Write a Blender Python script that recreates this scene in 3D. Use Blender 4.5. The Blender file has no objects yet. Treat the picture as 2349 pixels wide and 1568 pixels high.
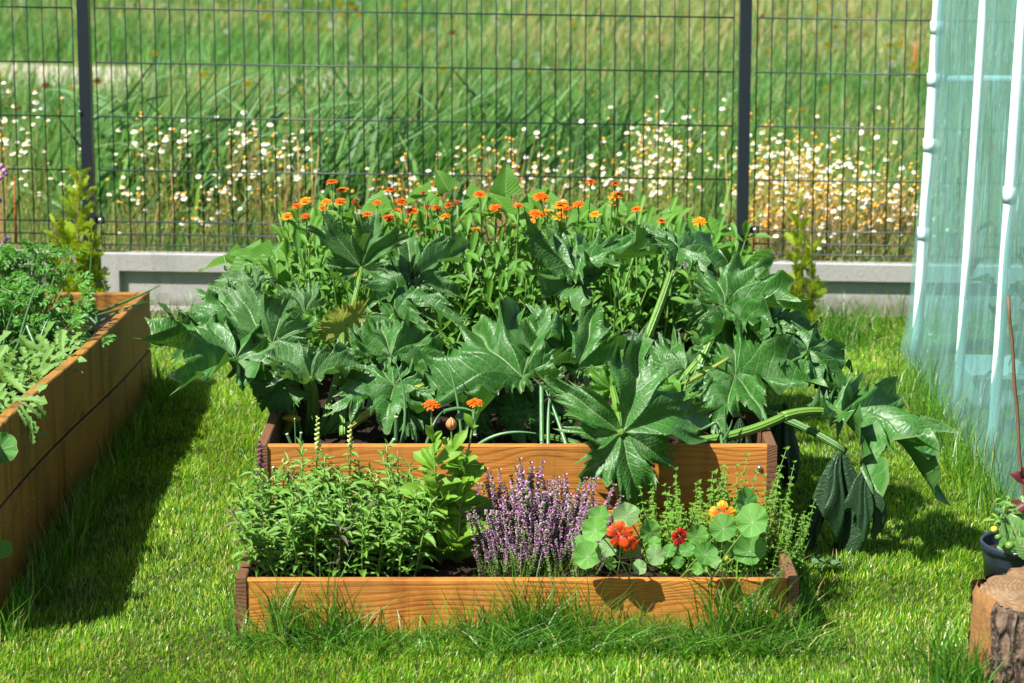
import bpy, math, random
import numpy as np
from mathutils import Vector, Matrix, noise as mnoise

R = random.Random(7)
NP = np.random.default_rng(11)
scene = bpy.context.scene
COL = scene.collection

# ------------------------------------------------------------------ camera, sky, sun, exposure
F_PX, CX, CY = 6200.0, 1174.5, 784.0          # photograph measured on a 2349 x 1568 sheet
PITCH = math.atan(1239.0 / F_PX)
CAM_H = 1.90
cam_d = bpy.data.cameras.new("camera")
cam = bpy.data.objects.new("camera", cam_d)
COL.objects.link(cam)
cam.location = (0, 0, CAM_H)
cam.rotation_euler = (math.pi / 2 - PITCH, 0, 0)
cam_d.sensor_width = 36
cam_d.lens = F_PX / 2349.0 * 36
cam_d.clip_end = 2000
cam_d.dof.use_dof = True
cam_d.dof.focus_distance = 6.85
cam_d.dof.aperture_fstop = 5.8
scene.camera = cam

SUN_DIR = Vector((0.62, 0.45, -1.0)).normalized()     # direction the light travels
world = bpy.data.worlds.new("World")
scene.world = world
world.use_nodes = True
wn = world.node_tree
bg = wn.nodes["Background"]
sky = wn.nodes.new("ShaderNodeTexSky")
sky.sky_type = 'NISHITA'
sky.sun_disc = False
sky.sun_elevation = math.asin(-SUN_DIR.z)
sky.sun_rotation = math.atan2(-SUN_DIR.x, -SUN_DIR.y)
wn.links.new(sky.outputs[0], bg.inputs[0])
bg.inputs[1].default_value = 0.05
sun_d = bpy.data.lights.new("sun", 'SUN')
sun_d.energy = 5.0
sun_d.angle = math.radians(0.53)
sun_d.color = (1.0, 0.965, 0.90)
sun = bpy.data.objects.new("sun", sun_d)
COL.objects.link(sun)
sun.rotation_euler = SUN_DIR.to_track_quat('-Z', 'Y').to_euler()
sun.location = (-4, 2, 8)
vs = scene.view_settings
vs.view_transform = 'Standard'
vs.look = 'None'
vs.exposure = 1.12
vs.gamma = 1.0
scene.cycles.max_bounces = 10
scene.cycles.diffuse_bounces = 2
scene.cycles.transparent_max_bounces = 24

SP, CP = math.sin(PITCH), math.cos(PITCH)


def ray(x, y):
    a, b = (x - CX) / F_PX, (CY - y) / F_PX
    return Vector((a, CP + b * SP, -SP + b * CP))


def P(x, y, Y):
    """the place at distance Y in front of the camera seen at sheet point x, y"""
    d = ray(x, y)
    return Vector((0, 0, CAM_H)) + d * (Y / d.y)


def G(x, y, Z=0.0):
    d = ray(x, y)
    return Vector((0, 0, CAM_H)) + d * ((Z - CAM_H) / d.z)


# ------------------------------------------------------------------ material helpers
def new_mat(name):
    m = bpy.data.materials.new(name)
    m.use_nodes = True
    nt = m.node_tree
    nt.nodes.clear()
    out = nt.nodes.new("ShaderNodeOutputMaterial")
    return m, nt, out


class NT:
    """tiny wrapper for building node trees"""
    def __init__(s, nt):
        s.nt = nt

    def n(s, t, **kw):
        nd = s.nt.nodes.new(t)
        for k, v in kw.items():
            setattr(nd, k, v)
        return nd

    def put(s, sock, v):
        if hasattr(v, 'links') or isinstance(v, bpy.types.NodeSocket):
            s.nt.links.new(v, sock)
        elif isinstance(v, (tuple, list)) and len(v) == 3 and sock.type == 'RGBA':
            sock.default_value = (*v, 1)
        else:
            sock.default_value = v

    def math(s, op, a, b=None, c=None, clamp=False):
        nd = s.n("ShaderNodeMath", operation=op)
        nd.use_clamp = clamp
        s.put(nd.inputs[0], a)
        if b is not None:
            s.put(nd.inputs[1], b)
        if c is not None:
            s.put(nd.inputs[2], c)
        return nd.outputs[0]

    def mix(s, f, a, b, blend='MIX'):
        nd = s.n("ShaderNodeMix", data_type='RGBA', blend_type=blend)
        s.put(nd.inputs[0], f)
        s.put(nd.inputs[6], a)
        s.put(nd.inputs[7], b)
        return nd.outputs[2]

    def step(s, v, lo, hi, a=0.0, b=1.0):
        nd = s.n("ShaderNodeMapRange", interpolation_type='SMOOTHSTEP')
        s.put(nd.inputs[0], v)
        for i, q in enumerate((lo, hi, a, b)):
            s.put(nd.inputs[i + 1], q)
        return nd.outputs[0]

    def noise(s, vec, scale, detail=3, rough=0.55, dist=0.0):
        nd = s.n("ShaderNodeTexNoise")
        if vec is not None:
            s.put(nd.inputs['Vector'], vec)
        nd.inputs['Scale'].default_value = scale
        nd.inputs['Detail'].default_value = detail
        nd.inputs['Roughness'].default_value = rough
        nd.inputs['Distortion'].default_value = dist
        return nd.outputs[0]

    def voro(s, vec, scale, feature='F1', out=0):
        nd = s.n("ShaderNodeTexVoronoi", feature=feature)
        if vec is not None:
            s.put(nd.inputs['Vector'], vec)
        nd.inputs['Scale'].default_value = scale
        return nd.outputs[out]

    def attr(s, name, out='Fac'):
        return s.n("ShaderNodeAttribute", attribute_name=name).outputs[out]

    def bump(s, h, strength=0.5, dist=0.01):
        nd = s.n("ShaderNodeBump")
        nd.inputs['Strength'].default_value = strength
        nd.inputs['Distance'].default_value = dist
        s.put(nd.inputs['Height'], h)
        return nd.outputs[0]

    def principled(s, color, rough=0.5, spec=0.5, normal=None, metal=0.0):
        nd = s.n("ShaderNodeBsdfPrincipled")
        s.put(nd.inputs['Base Color'], color)
        s.put(nd.inputs['Roughness'], rough)
        nd.inputs['Specular IOR Level'].default_value = spec
        nd.inputs['Metallic'].default_value = metal
        if normal is not None:
            s.put(nd.inputs['Normal'], normal)
        return nd.outputs[0]

    def translucent(s, color, normal=None):
        nd = s.n("ShaderNodeBsdfTranslucent")
        s.put(nd.inputs[0], color)
        if normal is not None:
            s.put(nd.inputs['Normal'], normal)
        return nd.outputs[0]

    def mixs(s, f, a, b):
        nd = s.n("ShaderNodeMixShader")
        s.put(nd.inputs[0], f)
        s.put(nd.inputs[1], a)
        s.put(nd.inputs[2], b)
        return nd.outputs[0]


def mul(c, k):
    return tuple(min(1, v * k) for v in c)


def plain_mat(name, color, rough=0.5, spec=0.5, metal=0.0, var=0.25, scale=20, bump=0.0, bscale=60):
    m, nt, out = new_mat(name)
    t = NT(nt)
    co = t.n("ShaderNodeTexCoord").outputs['Object']
    nz = t.noise(co, scale, 4)
    c = t.mix(nz, mul(color, 1 - var), mul(color, 1 + var))
    nm = t.bump(t.noise(co, bscale, 4), bump, 0.01) if bump else None
    nt.links.new(t.principled(c, rough, spec, nm, metal), out.inputs[0])
    return m


def leaf_mat(name, a, b, trans, tmix=0.35, rough=0.42, spec=0.45, vein=None, side_veins=0, under=None, mottle=None):
    """leaf seen from both sides; UV: u across 0..1, v along 0..1"""
    m, nt, out = new_mat(name)
    t = NT(nt)
    rnd = t.n("ShaderNodeObjectInfo").outputs['Random']
    tc = t.n("ShaderNodeTexCoord")
    uv = t.n("ShaderNodeSeparateXYZ")
    nt.links.new(tc.outputs['UV'], uv.inputs[0])
    u, v = uv.outputs[0], uv.outputs[1]
    nz = t.noise(tc.outputs['Object'], 30, 3)
    f = t.math('ADD', t.math('MULTIPLY', rnd, 0.75), t.math('MULTIPLY', nz, 0.35), clamp=True)
    c = t.mix(f, a, b)
    d = t.math('ABSOLUTE', t.math('SUBTRACT', u, 0.5))
    h = None
    if vein:
        line = t.step(d, 0.012, 0.05, 1.0, 0.0)
        if side_veins:
            q = t.math('FRACT', t.math('SUBTRACT', t.math('MULTIPLY', v, side_veins), t.math('MULTIPLY', d, side_veins * 0.7)))
            q = t.math('ABSOLUTE', t.math('SUBTRACT', q, 0.5))
            sl = t.step(q, 0.03, 0.12, 0.55, 0.0)
            h = t.math('MULTIPLY', q, 1.0)
            line = t.math('MAXIMUM', line, sl)
        c = t.mix(t.math('MULTIPLY', line, 0.6), c, vein)
    if mottle:
        mm = t.step(t.noise(tc.outputs['Object'], 160, 2), 0.56, 0.62)
        mm = t.math('MULTIPLY', mm, t.step(rnd, 0.55, 0.6))
        c = t.mix(mm, c, mottle)
    if under:
        bf = t.n("ShaderNodeNewGeometry").outputs['Backfacing']
        c = t.mix(t.math('MULTIPLY', bf, 0.8), c, under)
    nm = t.bump(h, 0.5, 0.004) if h is not None else t.bump(nz, 0.3, 0.004)
    nt.links.new(t.mixs(tmix, t.principled(c, rough, spec, nm), t.translucent(t.mix(0.5, trans, c))), out.inputs[0])
    return m


def blade_mat(name, tmix=0.35, rough=0.45, spec=0.35):
    m, nt, out = new_mat(name)
    t = NT(nt)
    c = t.attr("Col", 'Color')
    tr = t.mix(0.6, c, (1.0, 1.0, 0.35), 'MULTIPLY')
    nt.links.new(t.mixs(tmix, t.principled(c, rough, spec), t.translucent(t.mix(1.0, tr, (1.9, 1.9, 1.9), 'MULTIPLY'))), out.inputs[0])
    return m


# ------------------------------------------------------------------ object helpers
def tag(o, label=None, cat=None, group=None, kind=None):
    if label:
        o["label"] = label
    if cat:
        o["category"] = cat
    if group:
        o["group"] = group
    if kind:
        o["kind"] = kind
    return o


def thing(name, label, cat, loc=(0, 0, 0), group=None):
    o = bpy.data.objects.new(name, None)
    o.empty_display_size = 0.05
    COL.objects.link(o)
    o.location = loc
    return tag(o, label, cat, group)


def obj(name, me, parent=None, M=None):
    """link one mesh object; M is its matrix in the world (parents only carry a location)"""
    o = bpy.data.objects.new(name, me)
    COL.objects.link(o)
    if M is None:
        M = Matrix.Identity(4)
    if parent is not None:
        o.parent = parent
        off = Vector((0, 0, 0))
        q, rot = parent, Matrix.Identity(4)
        W = Matrix.Identity(4)
        chain = []
        while q is not None:
            chain.append(q)
            q = q.parent
        for q in reversed(chain):
            W = W @ q.matrix_basis
        M = W.inverted() @ M
    o.matrix_basis = M
    return o


class MB:
    def __init__(s):
        s.v, s.f, s.mi, s.uv, s.at = [], [], [], [], {}

    def add(s, verts, faces, mi=0, uvs=None, smooth=True):
        k = len(s.v)
        s.v += [tuple(p) for p in verts]
        s.f += [tuple(i + k for i in f) for f in faces]
        s.mi += [mi] * len(faces)
        s.uv += list(uvs) if uvs is not None else [(0.5, 0.5)] * len(verts)

    def box(s, c, size, mi=0, rot=None):
        hx, hy, hz = size[0] / 2, size[1] / 2, size[2] / 2
        vs_ = [Vector((x * hx, y * hy, z * hz)) for z in (-1, 1) for y in (-1, 1) for x in (-1, 1)]
        if rot:
            vs_ = [rot @ p for p in vs_]
        vs_ = [p + Vector(c) for p in vs_]
        s.add(vs_, [(0, 2, 3, 1), (4, 5, 7, 6), (0, 1, 5, 4), (2, 6, 7, 3), (0, 4, 6, 2), (1, 3, 7, 5)], mi)

    def tube(s, pts, rad, sides=6, mi=0, cap=True):
        pts = [Vector(p) for p in pts]
        n = len(pts)
        rads = rad if isinstance(rad, (list, tuple)) else [rad] * n
        ref = Vector((0.31, 0.9, 0.12))
        vv, uvs = [], []
        u = None
        for i, p in enumerate(pts):
            tdir = (pts[min(i + 1, n - 1)] - pts[max(i - 1, 0)]).normalized()
            if u is None:
                u = tdir.cross(ref)
                if u.length < 1e-3:
                    u = tdir.cross(Vector((1, 0, 0)))
            else:
                u = u - tdir * u.dot(tdir)
            u.normalize()
            w = tdir.cross(u)
            for k in range(sides):
                a = 2 * math.pi * k / sides
                vv.append(p + (u * math.cos(a) + w * math.sin(a)) * rads[i])
                uvs.append((k / sides, i / max(1, n - 1)))
        ff = []
        for i in range(n - 1):
            for k in range(sides):
                k2 = (k + 1) % sides
                ff.append((i * sides + k, i * sides + k2, (i + 1) * sides + k2, (i + 1) * sides + k))
        if cap:
            ff.append(tuple(reversed(range(sides))))
            ff.append(tuple((n - 1) * sides + k for k in range(sides)))
        s.add(vv, ff, mi, uvs)

    def merge(s, me_data, M, mi=0):
        v, f, uv = me_data
        s.add([M @ Vector(p) for p in v], f, mi, uv)

    def build(s, name, mats, smooth=True):
        me = bpy.data.meshes.new(name)
        me.from_pydata(s.v, [], s.f)
        for m in (mats if isinstance(mats, (list, tuple)) else [mats]):
            me.materials.append(m)
        if any(s.mi):
            me.polygons.foreach_set("material_index", s.mi)
        lay = me.uv_layers.new(name="UVMap")
        li = np.empty(len(me.loops), dtype=np.int32)
        me.loops.foreach_get("vertex_index", li)
        lay.data.foreach_set("uv", np.array(s.uv, dtype=np.float32)[li].ravel())
        me.polygons.foreach_set("use_smooth", [smooth] * len(me.polygons))
        me.update()
        return me


def frame(A, d, n):
    """matrix whose +Y runs along d and +Z lies near n, at A"""
    y = Vector(d).normalized()
    z = Vector(n)
    z = z - y * z.dot(y)
    if z.length < 1e-4:
        z = y.orthogonal()
    z.normalize()
    x = y.cross(z)
    M = Matrix((x, y, z)).transposed().to_4x4()
    M.translation = Vector(A)
    return M


def scaled(M, s):
    return M @ Matrix.Diagonal((s, s, s, 1))


def bez(a, b, c, n=8):
    a, b, c = Vector(a), Vector(b), Vector(c)
    return [a * (1 - t) ** 2 + b * 2 * t * (1 - t) + c * t * t for t in [i / n for i in range(n + 1)]]


def leaf_data(W, shape, seg=6, fold=0.25, curl=0.25, wave=0.0, seed=0, tooth=0.0):
    """a unit-long leaf along +Y: shape(t) gives the half width 0..1; four columns wide"""
    rr = random.Random(seed)
    v, f, uv = [], [], []
    ph = rr.uniform(0, 6)
    for i in range(seg + 1):
        t = i / seg
        hw = W * shape(t) * 0.5
        if tooth and 0 < i < seg:
            hw *= 1 + (tooth if i % 2 else -tooth)
        bend = curl * t * t
        y = t - curl * curl * 0.35 * t ** 3
        for k, q in enumerate((-1, -0.5, 0, 0.5, 1)):
            z = -bend + abs(q) * hw * fold * 2 + wave * math.sin(t * 9 + ph + q * 1.3) * abs(q)
            v.append((q * hw, y, z))
            uv.append((0.5 + q * 0.5, t))
    for i in range(seg):
        for k in range(4):
            a = i * 5 + k
            f.append((a, a + 1, a + 6, a + 5))
    return v, f, uv


def leaf_mesh(name, mat, *a, **k):
    v, f, uv = leaf_data(*a, **k)
    b = MB()
    b.add(v, f, 0, uv)
    return b.build(name, mat)


def bulk_mesh(name, V, T, mat, cols=None):
    """many triangles from arrays; cols per vertex"""
    me = bpy.data.meshes.new(name)
    me.vertices.add(len(V))
    me.vertices.foreach_set("co", V.astype(np.float32).ravel())
    me.loops.add(len(T) * 3)
    me.loops.foreach_set("vertex_index", T.astype(np.int32).ravel())
    me.polygons.add(len(T))
    me.polygons.foreach_set("loop_start", np.arange(0, len(T) * 3, 3, dtype=np.int32))
    me.materials.append(mat)
    me.update(calc_edges=True)
    me.polygons.foreach_set("use_smooth", np.ones(len(T), dtype=bool))
    if cols is not None:
        ca = me.color_attributes.new("Col", 'FLOAT_COLOR', 'POINT')
        ca.data.foreach_set("color", np.concatenate([cols, np.ones((len(cols), 1))], 1).astype(np.float32).ravel())
    return me


def blades(name, pos, h, w, az, lean, col, mat, face=None, tipcol=None):
    """curved grass blades, five corners and three triangles each"""
    N = len(pos)
    if face is None:
        face = NP.uniform(0, 2 * math.pi, N)
    s = np.stack([np.cos(face), np.sin(face), np.zeros(N)], 1) * (w * 0.5)[:, None]
    d = np.stack([np.cos(az), np.sin(az), np.zeros(N)], 1)
    up = np.array([0, 0, 1.0])
    hz = h * np.sqrt(np.maximum(0.05, 1 - np.minimum(lean, 0.97) ** 2))
    mid = pos + d * (h * lean * 0.33)[:, None] + up * (hz * 0.6)[:, None]
    tip = pos + d * (h * lean)[:, None] + up * hz[:, None]
    V = np.stack([pos - s, pos + s, mid - s * 0.85, mid + s * 0.85, tip], 1).reshape(-1, 3)
    base = np.arange(N)[:, None] * 5
    T = np.concatenate([base + np.array([[0, 1, 3]]), base + np.array([[0, 3, 2]]), base + np.array([[2, 3, 4]])], 1).reshape(-1, 3)
    c = np.repeat(col, 5, 0)
    if tipcol is not None:
        c = c.reshape(N, 5, 3)
        c[:, 4] = tipcol
        c = c.reshape(-1, 3)
    return bulk_mesh(name, V, T, mat, c)


def fbm(x, y, s, seed=0):
    """cheap smooth field in -1..1 for arrays"""
    r = np.random.default_rng(seed)
    o = np.zeros_like(x)
    for i in range(7):
        a = r.uniform(0, 6.28)
        k = s * r.uniform(0.6, 2.2)
        o += np.sin((x * math.cos(a) + y * math.sin(a)) * k + r.uniform(0, 6.28))
    return o / 4.0


def pick(n, cols, weights, jit=0.18):
    cols = np.array(cols)
    idx = NP.choice(len(cols), n, p=np.array(weights) / sum(weights))
    return cols[idx] * (1 + NP.uniform(-jit, jit, (n, 1))) * (1 + NP.uniform(-jit * 0.4, jit * 0.4, (n, 3)))


# ------------------------------------------------------------------ materials
def wood_mat(name, light, dark, weather, streak=0.0):
    m, nt, out = new_mat(name)
    t = NT(nt)
    tc = t.n("ShaderNodeTexCoord")
    rnd = t.n("ShaderNodeObjectInfo").outputs['Random']
    off = t.n("ShaderNodeCombineXYZ")
    for i, k in enumerate((37.0, 11.0, 23.0)):
        nt.links.new(t.math('MULTIPLY', rnd, k), off.inputs[i])
    va = t.n("ShaderNodeVectorMath", operation='ADD')
    nt.links.new(tc.outputs['Object'], va.inputs[0])
    nt.links.new(off.outputs[0], va.inputs[1])
    def sc(x, y, z):
        mp = t.n("ShaderNodeMapping")
        mp.inputs['Scale'].default_value = (x, y, z)
        nt.links.new(va.outputs[0], mp.inputs['Vector'])
        return mp.outputs[0]
    sep = t.n("ShaderNodeSeparateXYZ")
    nt.links.new(va.outputs[0], sep.inputs[0])
    low = t.noise(sc(1.4, 5, 5), 1.0, 2, 0.4)
    kn = t.voro(sc(2.6, 4, 7.5), 1.0)
    knot = t.step(kn, 0.03, 0.16, 1.0, 0.0)
    pull = t.step(kn, 0.0, 0.55, 1.0, 0.0)
    ph = t.math('ADD', t.math('MULTIPLY', sep.outputs[2], 430.0), t.math('MULTIPLY', low, 95.0))
    ph = t.math('ADD', ph, t.math('MULTIPLY', pull, 26.0))
    ring = t.math('MULTIPLY_ADD', t.math('SINE', ph), 0.5, 0.5)
    ring = t.math('POWER', ring, 2.2)
    fib = t.noise(sc(6, 160, 420), 1.0, 2)
    blotch = t.noise(sc(3, 7, 12), 1.0, 4, 0.6)
    c = t.mix(t.math('MULTIPLY', ring, t.step(t.noise(sc(1.1, 9, 11), 1.0, 3), 0.35, 0.65, 0.10, 0.55)), light, dark)
    c = t.mix(t.step(blotch, 0.45, 0.75, 0.0, 0.6), c, weather)
    c = t.mix(t.math('MULTIPLY', fib, 0.45), c, dark)
    fleck = t.noise(sc(14, 60, 60), 1.0, 5, 0.7)
    c = t.mix(t.step(fleck, 0.56, 0.74, 0.0, 0.55), c, mul(dark, 0.55))
    stain = t.noise(sc(2.2, 3, 3.5), 1.0, 5, 0.65, 0.8)
    c = t.mix(t.step(stain, 0.50, 0.64, 0.0, 0.6), c, mul(dark, 0.8))
    c = t.mix(t.math('MULTIPLY', knot, 0.85), c, mul(dark, 0.28))
    if streak:
        sk = t.noise(sc(17, 4, 1.3), 1.0, 4, 0.6)
        c = t.mix(t.step(sk, 0.5, 0.66, 0.0, streak), c, mul(dark, 0.5))
        sk2 = t.noise(sc(7, 4, 2.0), 1.0, 3, 0.6)
        c = t.mix(t.step(sk2, 0.5, 0.7, 0.0, streak * 0.8), c, (0.17, 0.125, 0.03))
    tone = t.math('MULTIPLY_ADD', rnd, 0.3, 0.85)
    tn = t.n("ShaderNodeCombineXYZ")
    for i in range(3):
        nt.links.new(tone, tn.inputs[i])
    c = t.mix(1.0, c, tn.outputs[0], 'MULTIPLY')
    h = t.math('ADD', t.math('MULTIPLY', ring, -0.4), t.math('MULTIPLY', fib, 0.8))
    nt.links.new(t.principled(c, 0.62, 0.3, t.bump(h, 0.5, 0.0025)), out.inputs[0])
    return m


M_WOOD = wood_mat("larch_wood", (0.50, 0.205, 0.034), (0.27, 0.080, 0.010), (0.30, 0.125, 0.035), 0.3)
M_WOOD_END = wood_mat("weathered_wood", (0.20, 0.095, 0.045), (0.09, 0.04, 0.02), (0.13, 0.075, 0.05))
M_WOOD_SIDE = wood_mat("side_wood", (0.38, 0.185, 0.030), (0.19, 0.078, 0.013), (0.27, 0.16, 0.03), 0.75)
M_STEEL = plain_mat("screw_steel", (0.42, 0.42, 0.4), 0.3, 0.5, 0.9)
M_ANTHR = plain_mat("anthracite_paint_and_shade", (0.013, 0.019, 0.026), 0.38, 0.5, 0.0, 0.1)
M_WIRE = plain_mat("green_wire", (0.02, 0.034, 0.036), 0.4, 0.5, 0.0, 0.1)
def concrete_mat():
    m, nt, out = new_mat("concrete")
    t = NT(nt)
    co = t.n("ShaderNodeTexCoord").outputs['Object']
    mp = t.n("ShaderNodeMapping")
    mp.inputs['Scale'].default_value = (14, 6, 1.2)
    nt.links.new(co, mp.inputs['Vector'])
    run = t.noise(mp.outputs[0], 1.0, 4, 0.6)
    fine = t.noise(co, 120, 5, 0.7)
    big = t.noise(co, 5, 4, 0.6)
    sep = t.n("ShaderNodeSeparateXYZ")
    nt.links.new(co, sep.inputs[0])
    splash = t.step(t.math('SUBTRACT', sep.outputs[2], t.math('MULTIPLY', t.noise(co, 30, 4), 0.10)), -0.03, 0.05, 0.75, 0.0)
    c = t.mix(big, (0.33, 0.325, 0.305), (0.43, 0.42, 0.395))
    c = t.mix(t.step(run, 0.5, 0.75, 0.0, 0.5), c, (0.22, 0.215, 0.19))
    c = t.mix(t.step(fine, 0.55, 0.75, 0.0, 0.5), c, (0.22, 0.215, 0.20))
    c = t.mix(splash, c, (0.15, 0.135, 0.09))
    nt.links.new(t.principled(c, 0.85, 0.25, t.bump(fine, 0.35, 0.008)), out.inputs[0])
    return m


M_CONC = concrete_mat()
M_LINER = plain_mat("black_liner", (0.022, 0.02, 0.024), 0.5, 0.4)
M_PVC = plain_mat("white_pipe", (0.66, 0.78, 0.78), 0.35, 0.5, 0.0, 0.03)
M_POT = plain_mat("pot_plastic", (0.018, 0.028, 0.045), 0.35, 0.5)


def ground_mat(name, cols, scale, bump=0.6):
    m, nt, out = new_mat(name)
    t = NT(nt)
    co = t.n("ShaderNodeTexCoord").outputs['Object']
    a = t.noise(co, scale, 6, 0.65)
    b = t.noise(co, scale * 12, 4, 0.6)
    c = t.mix(t.step(a, 0.35, 0.65), cols[0], cols[1])
    c = t.mix(t.step(b, 0.45, 0.7, 0.0, 0.7), c, cols[2])
    nt.links.new(t.principled(c, 0.95, 0.1, t.bump(b, bump, 0.02)), out.inputs[0])
    return m


M_LAWN = ground_mat("lawn_soil", ((0.03, 0.055, 0.010), (0.055, 0.065, 0.016), (0.08, 0.06, 0.03)), 3.0)
M_FIELD = ground_mat("meadow_soil", ((0.09, 0.12, 0.03), (0.16, 0.15, 0.06), (0.24, 0.20, 0.11)), 0.8)
M_SAND = ground_mat("track_sand", ((0.44, 0.385, 0.31), (0.52, 0.46, 0.39), (0.28, 0.26, 0.17)), 2.0)
M_SOIL = ground_mat("potting_soil", ((0.030, 0.019, 0.013), (0.055, 0.036, 0.026), (0.085, 0.06, 0.045)), 14.0, 1.0)
M_BLADE = blade_mat("grass_blade", 0.38, 0.36, 0.5)
M_FIELDBLADE = blade_mat("meadow_blade", 0.35, 0.5, 0.3)

# ------------------------------------------------------------------ ground
FENCE_Y = 10.02
BED = dict(x0=-0.640, x1=0.664, yf=6.02, ym=6.545, yb=8.62, z_low=0.134, z_top=0.327)


def sheet(name, x0, x1, y0, y1, mat, z=0.0, n=2):
    b = MB()
    xs = np.linspace(x0, x1, n)
    ys = np.linspace(y0, y1, n)
    vv = [(x, y, z) for y in ys for x in xs]
    b.add(vv, [(j * n + i, j * n + i + 1, (j + 1) * n + i + 1, (j + 1) * n + i) for j in range(n - 1) for i in range(n - 1)])
    o = obj(name, b.build(name, mat))
    return tag(o, kind='structure')


sheet("lawn", -60, 60, -20, FENCE_Y, M_LAWN)
sheet("meadow", -260, 260, FENCE_Y, 500, M_FIELD, 0.0)
# sandy track crossing the field, and a bare patch further along it
def patch(name, pts, z, mat):
    b = MB()
    n = 48
    vs_ = []
    cx = sum(p[0] for p in pts) / len(pts)
    cy = sum(p[1] for p in pts) / len(pts)
    for i in range(n):
        q = i / n * len(pts)
        a, c = pts[int(q) % len(pts)], pts[(int(q) + 1) % len(pts)]
        fr = q - int(q)
        x, y = a[0] + (c[0] - a[0]) * fr, a[1] + (c[1] - a[1]) * fr
        k = 1 + 0.08 * math.sin(i * 2.7) + 0.05 * math.sin(i * 5.1)
        vs_.append((cx + (x - cx) * k, cy + (y - cy) * k, z))
    vs_.append((cx, cy, z))
    b.add(vs_, [(i, (i + 1) % n, n) for i in range(n)])
    return tag(obj(name, b.build(name, mat)), kind='structure')


patch("sandy_track", [(-8, 17.3), (-3.5, 16.6), (-1.6, 17.2), (-0.6, 18.6), (-1.4, 19.6), (-8, 20.5)], 0.004, M_SAND)
patch("sandy_track", [(1.7, 14.6), (2.5, 14.2), (4.2, 14.3), (4.0, 15.6), (2.0, 15.4)], 0.004, M_SAND)
patch("bare_earth", [(1.12, 9.15), (1.38, 9.05), (1.42, 9.45), (1.2, 9.5)], 0.004, M_SOIL)


def in_bed(x, y, m=0.0):
    main = (x > BED['x0'] - m) & (x < BED['x1'] + m) & (y > BED['yf'] - m) & (y < BED['yb'] + m)
    left = (x < -1.19 + m) & (y > 6.13) & (y < 8.70 + m)
    return main | left


def lawn_points(n, x0, x1, y0, y1, dens=None):
    x = NP.uniform(x0, x1, n)
    y = NP.uniform(y0, y1, n)
    k = ~in_bed(x, y, 0.0) & (np.abs(x) < 0.205 * y + 0.35)
    if dens is not None:
        k &= NP.uniform(0, 1, n) < dens(x, y)
    return np.stack([x[k], y[k], np.zeros(k.sum())], 1)


LAWN_COLS = [(0.155, 0.325, 0.014), (0.082, 0.240, 0.010), (0.29, 0.44, 0.036), (0.50, 0.47, 0.19), (0.035, 0.12, 0.008)]
pos = lawn_points(760000, -2.4, 2.6, 5.0, 9.95)
N = len(pos)
x, y = pos[:, 0], pos[:, 1]
fld = fbm(x, y, 5.0, 3)
fl2 = fbm(x, y, 19.0, 5)
h = NP.uniform(0.012, 0.028, N) * (1 + 0.35 * fld + 0.22 * fl2)
col = pick(N, LAWN_COLS, [4.0, 3.0, 2.8, 1.0, 2.4], 0.25)
wk = np.clip(0.5 + 0.42 * fl2 + 0.25 * fld, 0, 1)[:, None]
col = col * (0.78 + 0.44 * wk) * np.where(NP.uniform(0, 1, (N, 1)) < 0.5 * wk, np.array([[1.3, 1.08, 1.0]]), 1.0)
az = fbm(x, y, 3.0, 8) * 3 + NP.normal(0, 1.2, N)
me = blades("lawn_grass", pos, np.maximum(h, 0.012), NP.uniform(0.0015, 0.0032, N), az, NP.uniform(0.1, 0.9, N), col, M_BLADE)
tag(obj("lawn_grass", me), "short sunlit mown lawn grass around the wooden beds", "grass", kind='stuff')

# long unmown grass along the boards, the plastic tunnel and the stump
def strip(n, x0, x1, y0, y1, hlo, hhi, lo=0.2, hi=0.95, w=(0.0025, 0.005)):
    p = np.stack([NP.uniform(x0, x1, n), NP.uniform(y0, y1, n), np.zeros(n)], 1)
    return p, NP.uniform(hlo, hhi, n), NP.uniform(w[0], w[1], n), NP.uniform(lo, hi, n)


groups = []
# clumps along the front board, densest between its middle and its greenhouse end
for cx_, n_, hh, sp in ((-0.60, 30, 0.10, 0.03), (-0.53, 110, 0.19, 0.022), (-0.49, 60, 0.15, 0.02), (-0.41, 110, 0.20, 0.025), (-0.35, 50, 0.12, 0.03), (-0.17, 60, 0.12, 0.03), (-0.08, 90, 0.16, 0.03),
                        (0.02, 120, 0.20, 0.025), (0.07, 110, 0.21, 0.02), (0.15, 130, 0.18, 0.03), (0.24, 60, 0.12, 0.04), (0.36, 50, 0.12, 0.03), (0.49, 130, 0.22, 0.02), (0.555, 150, 0.22, 0.025), (0.62, 70, 0.14, 0.03)):
    n_ = int(n_ * 1.5)
    p = np.stack([NP.normal(cx_, sp, n_), NP.normal(BED['yf'] - 0.055, 0.022, n_), np.zeros(n_)], 1)
    p[:, 1] = np.minimum(p[:, 1], BED['yf'] - 0.006)
    groups.append((p, hh * NP.uniform(0.2, 1.15, n_), NP.uniform(0.002, 0.0042, n_), NP.uniform(0.25, 0.97, n_)))
groups.append(strip(700, -0.65, 0.7, 5.92, 6.015, 0.02, 0.05))
groups.append(strip(350, -0.69, -0.645, 6.0, 8.6, 0.04, 0.11))
groups.append(strip(450, 0.672, 0.73, 6.0, 8.6, 0.04, 0.12))
groups.append(strip(900, -1.178, -1.10, 6.2, 8.7, 0.05, 0.15, 0.1, 0.7))
groups.append(strip(450, -1.185, -1.12, 5.9, 7.2, 0.06, 0.16, 0.1, 0.6))
for q0_, q1_, nn_ in ((-0.62, -0.15, 350), (-0.1, 0.42, 1900), (0.42, 0.7, 700)):
    p, hh, ww, ll = strip(nn_, q0_, q1_, 5.84, 5.98, 0.05, 0.16, 0.82, 0.985)
    groups.append((p, hh, ww, ll))
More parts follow.
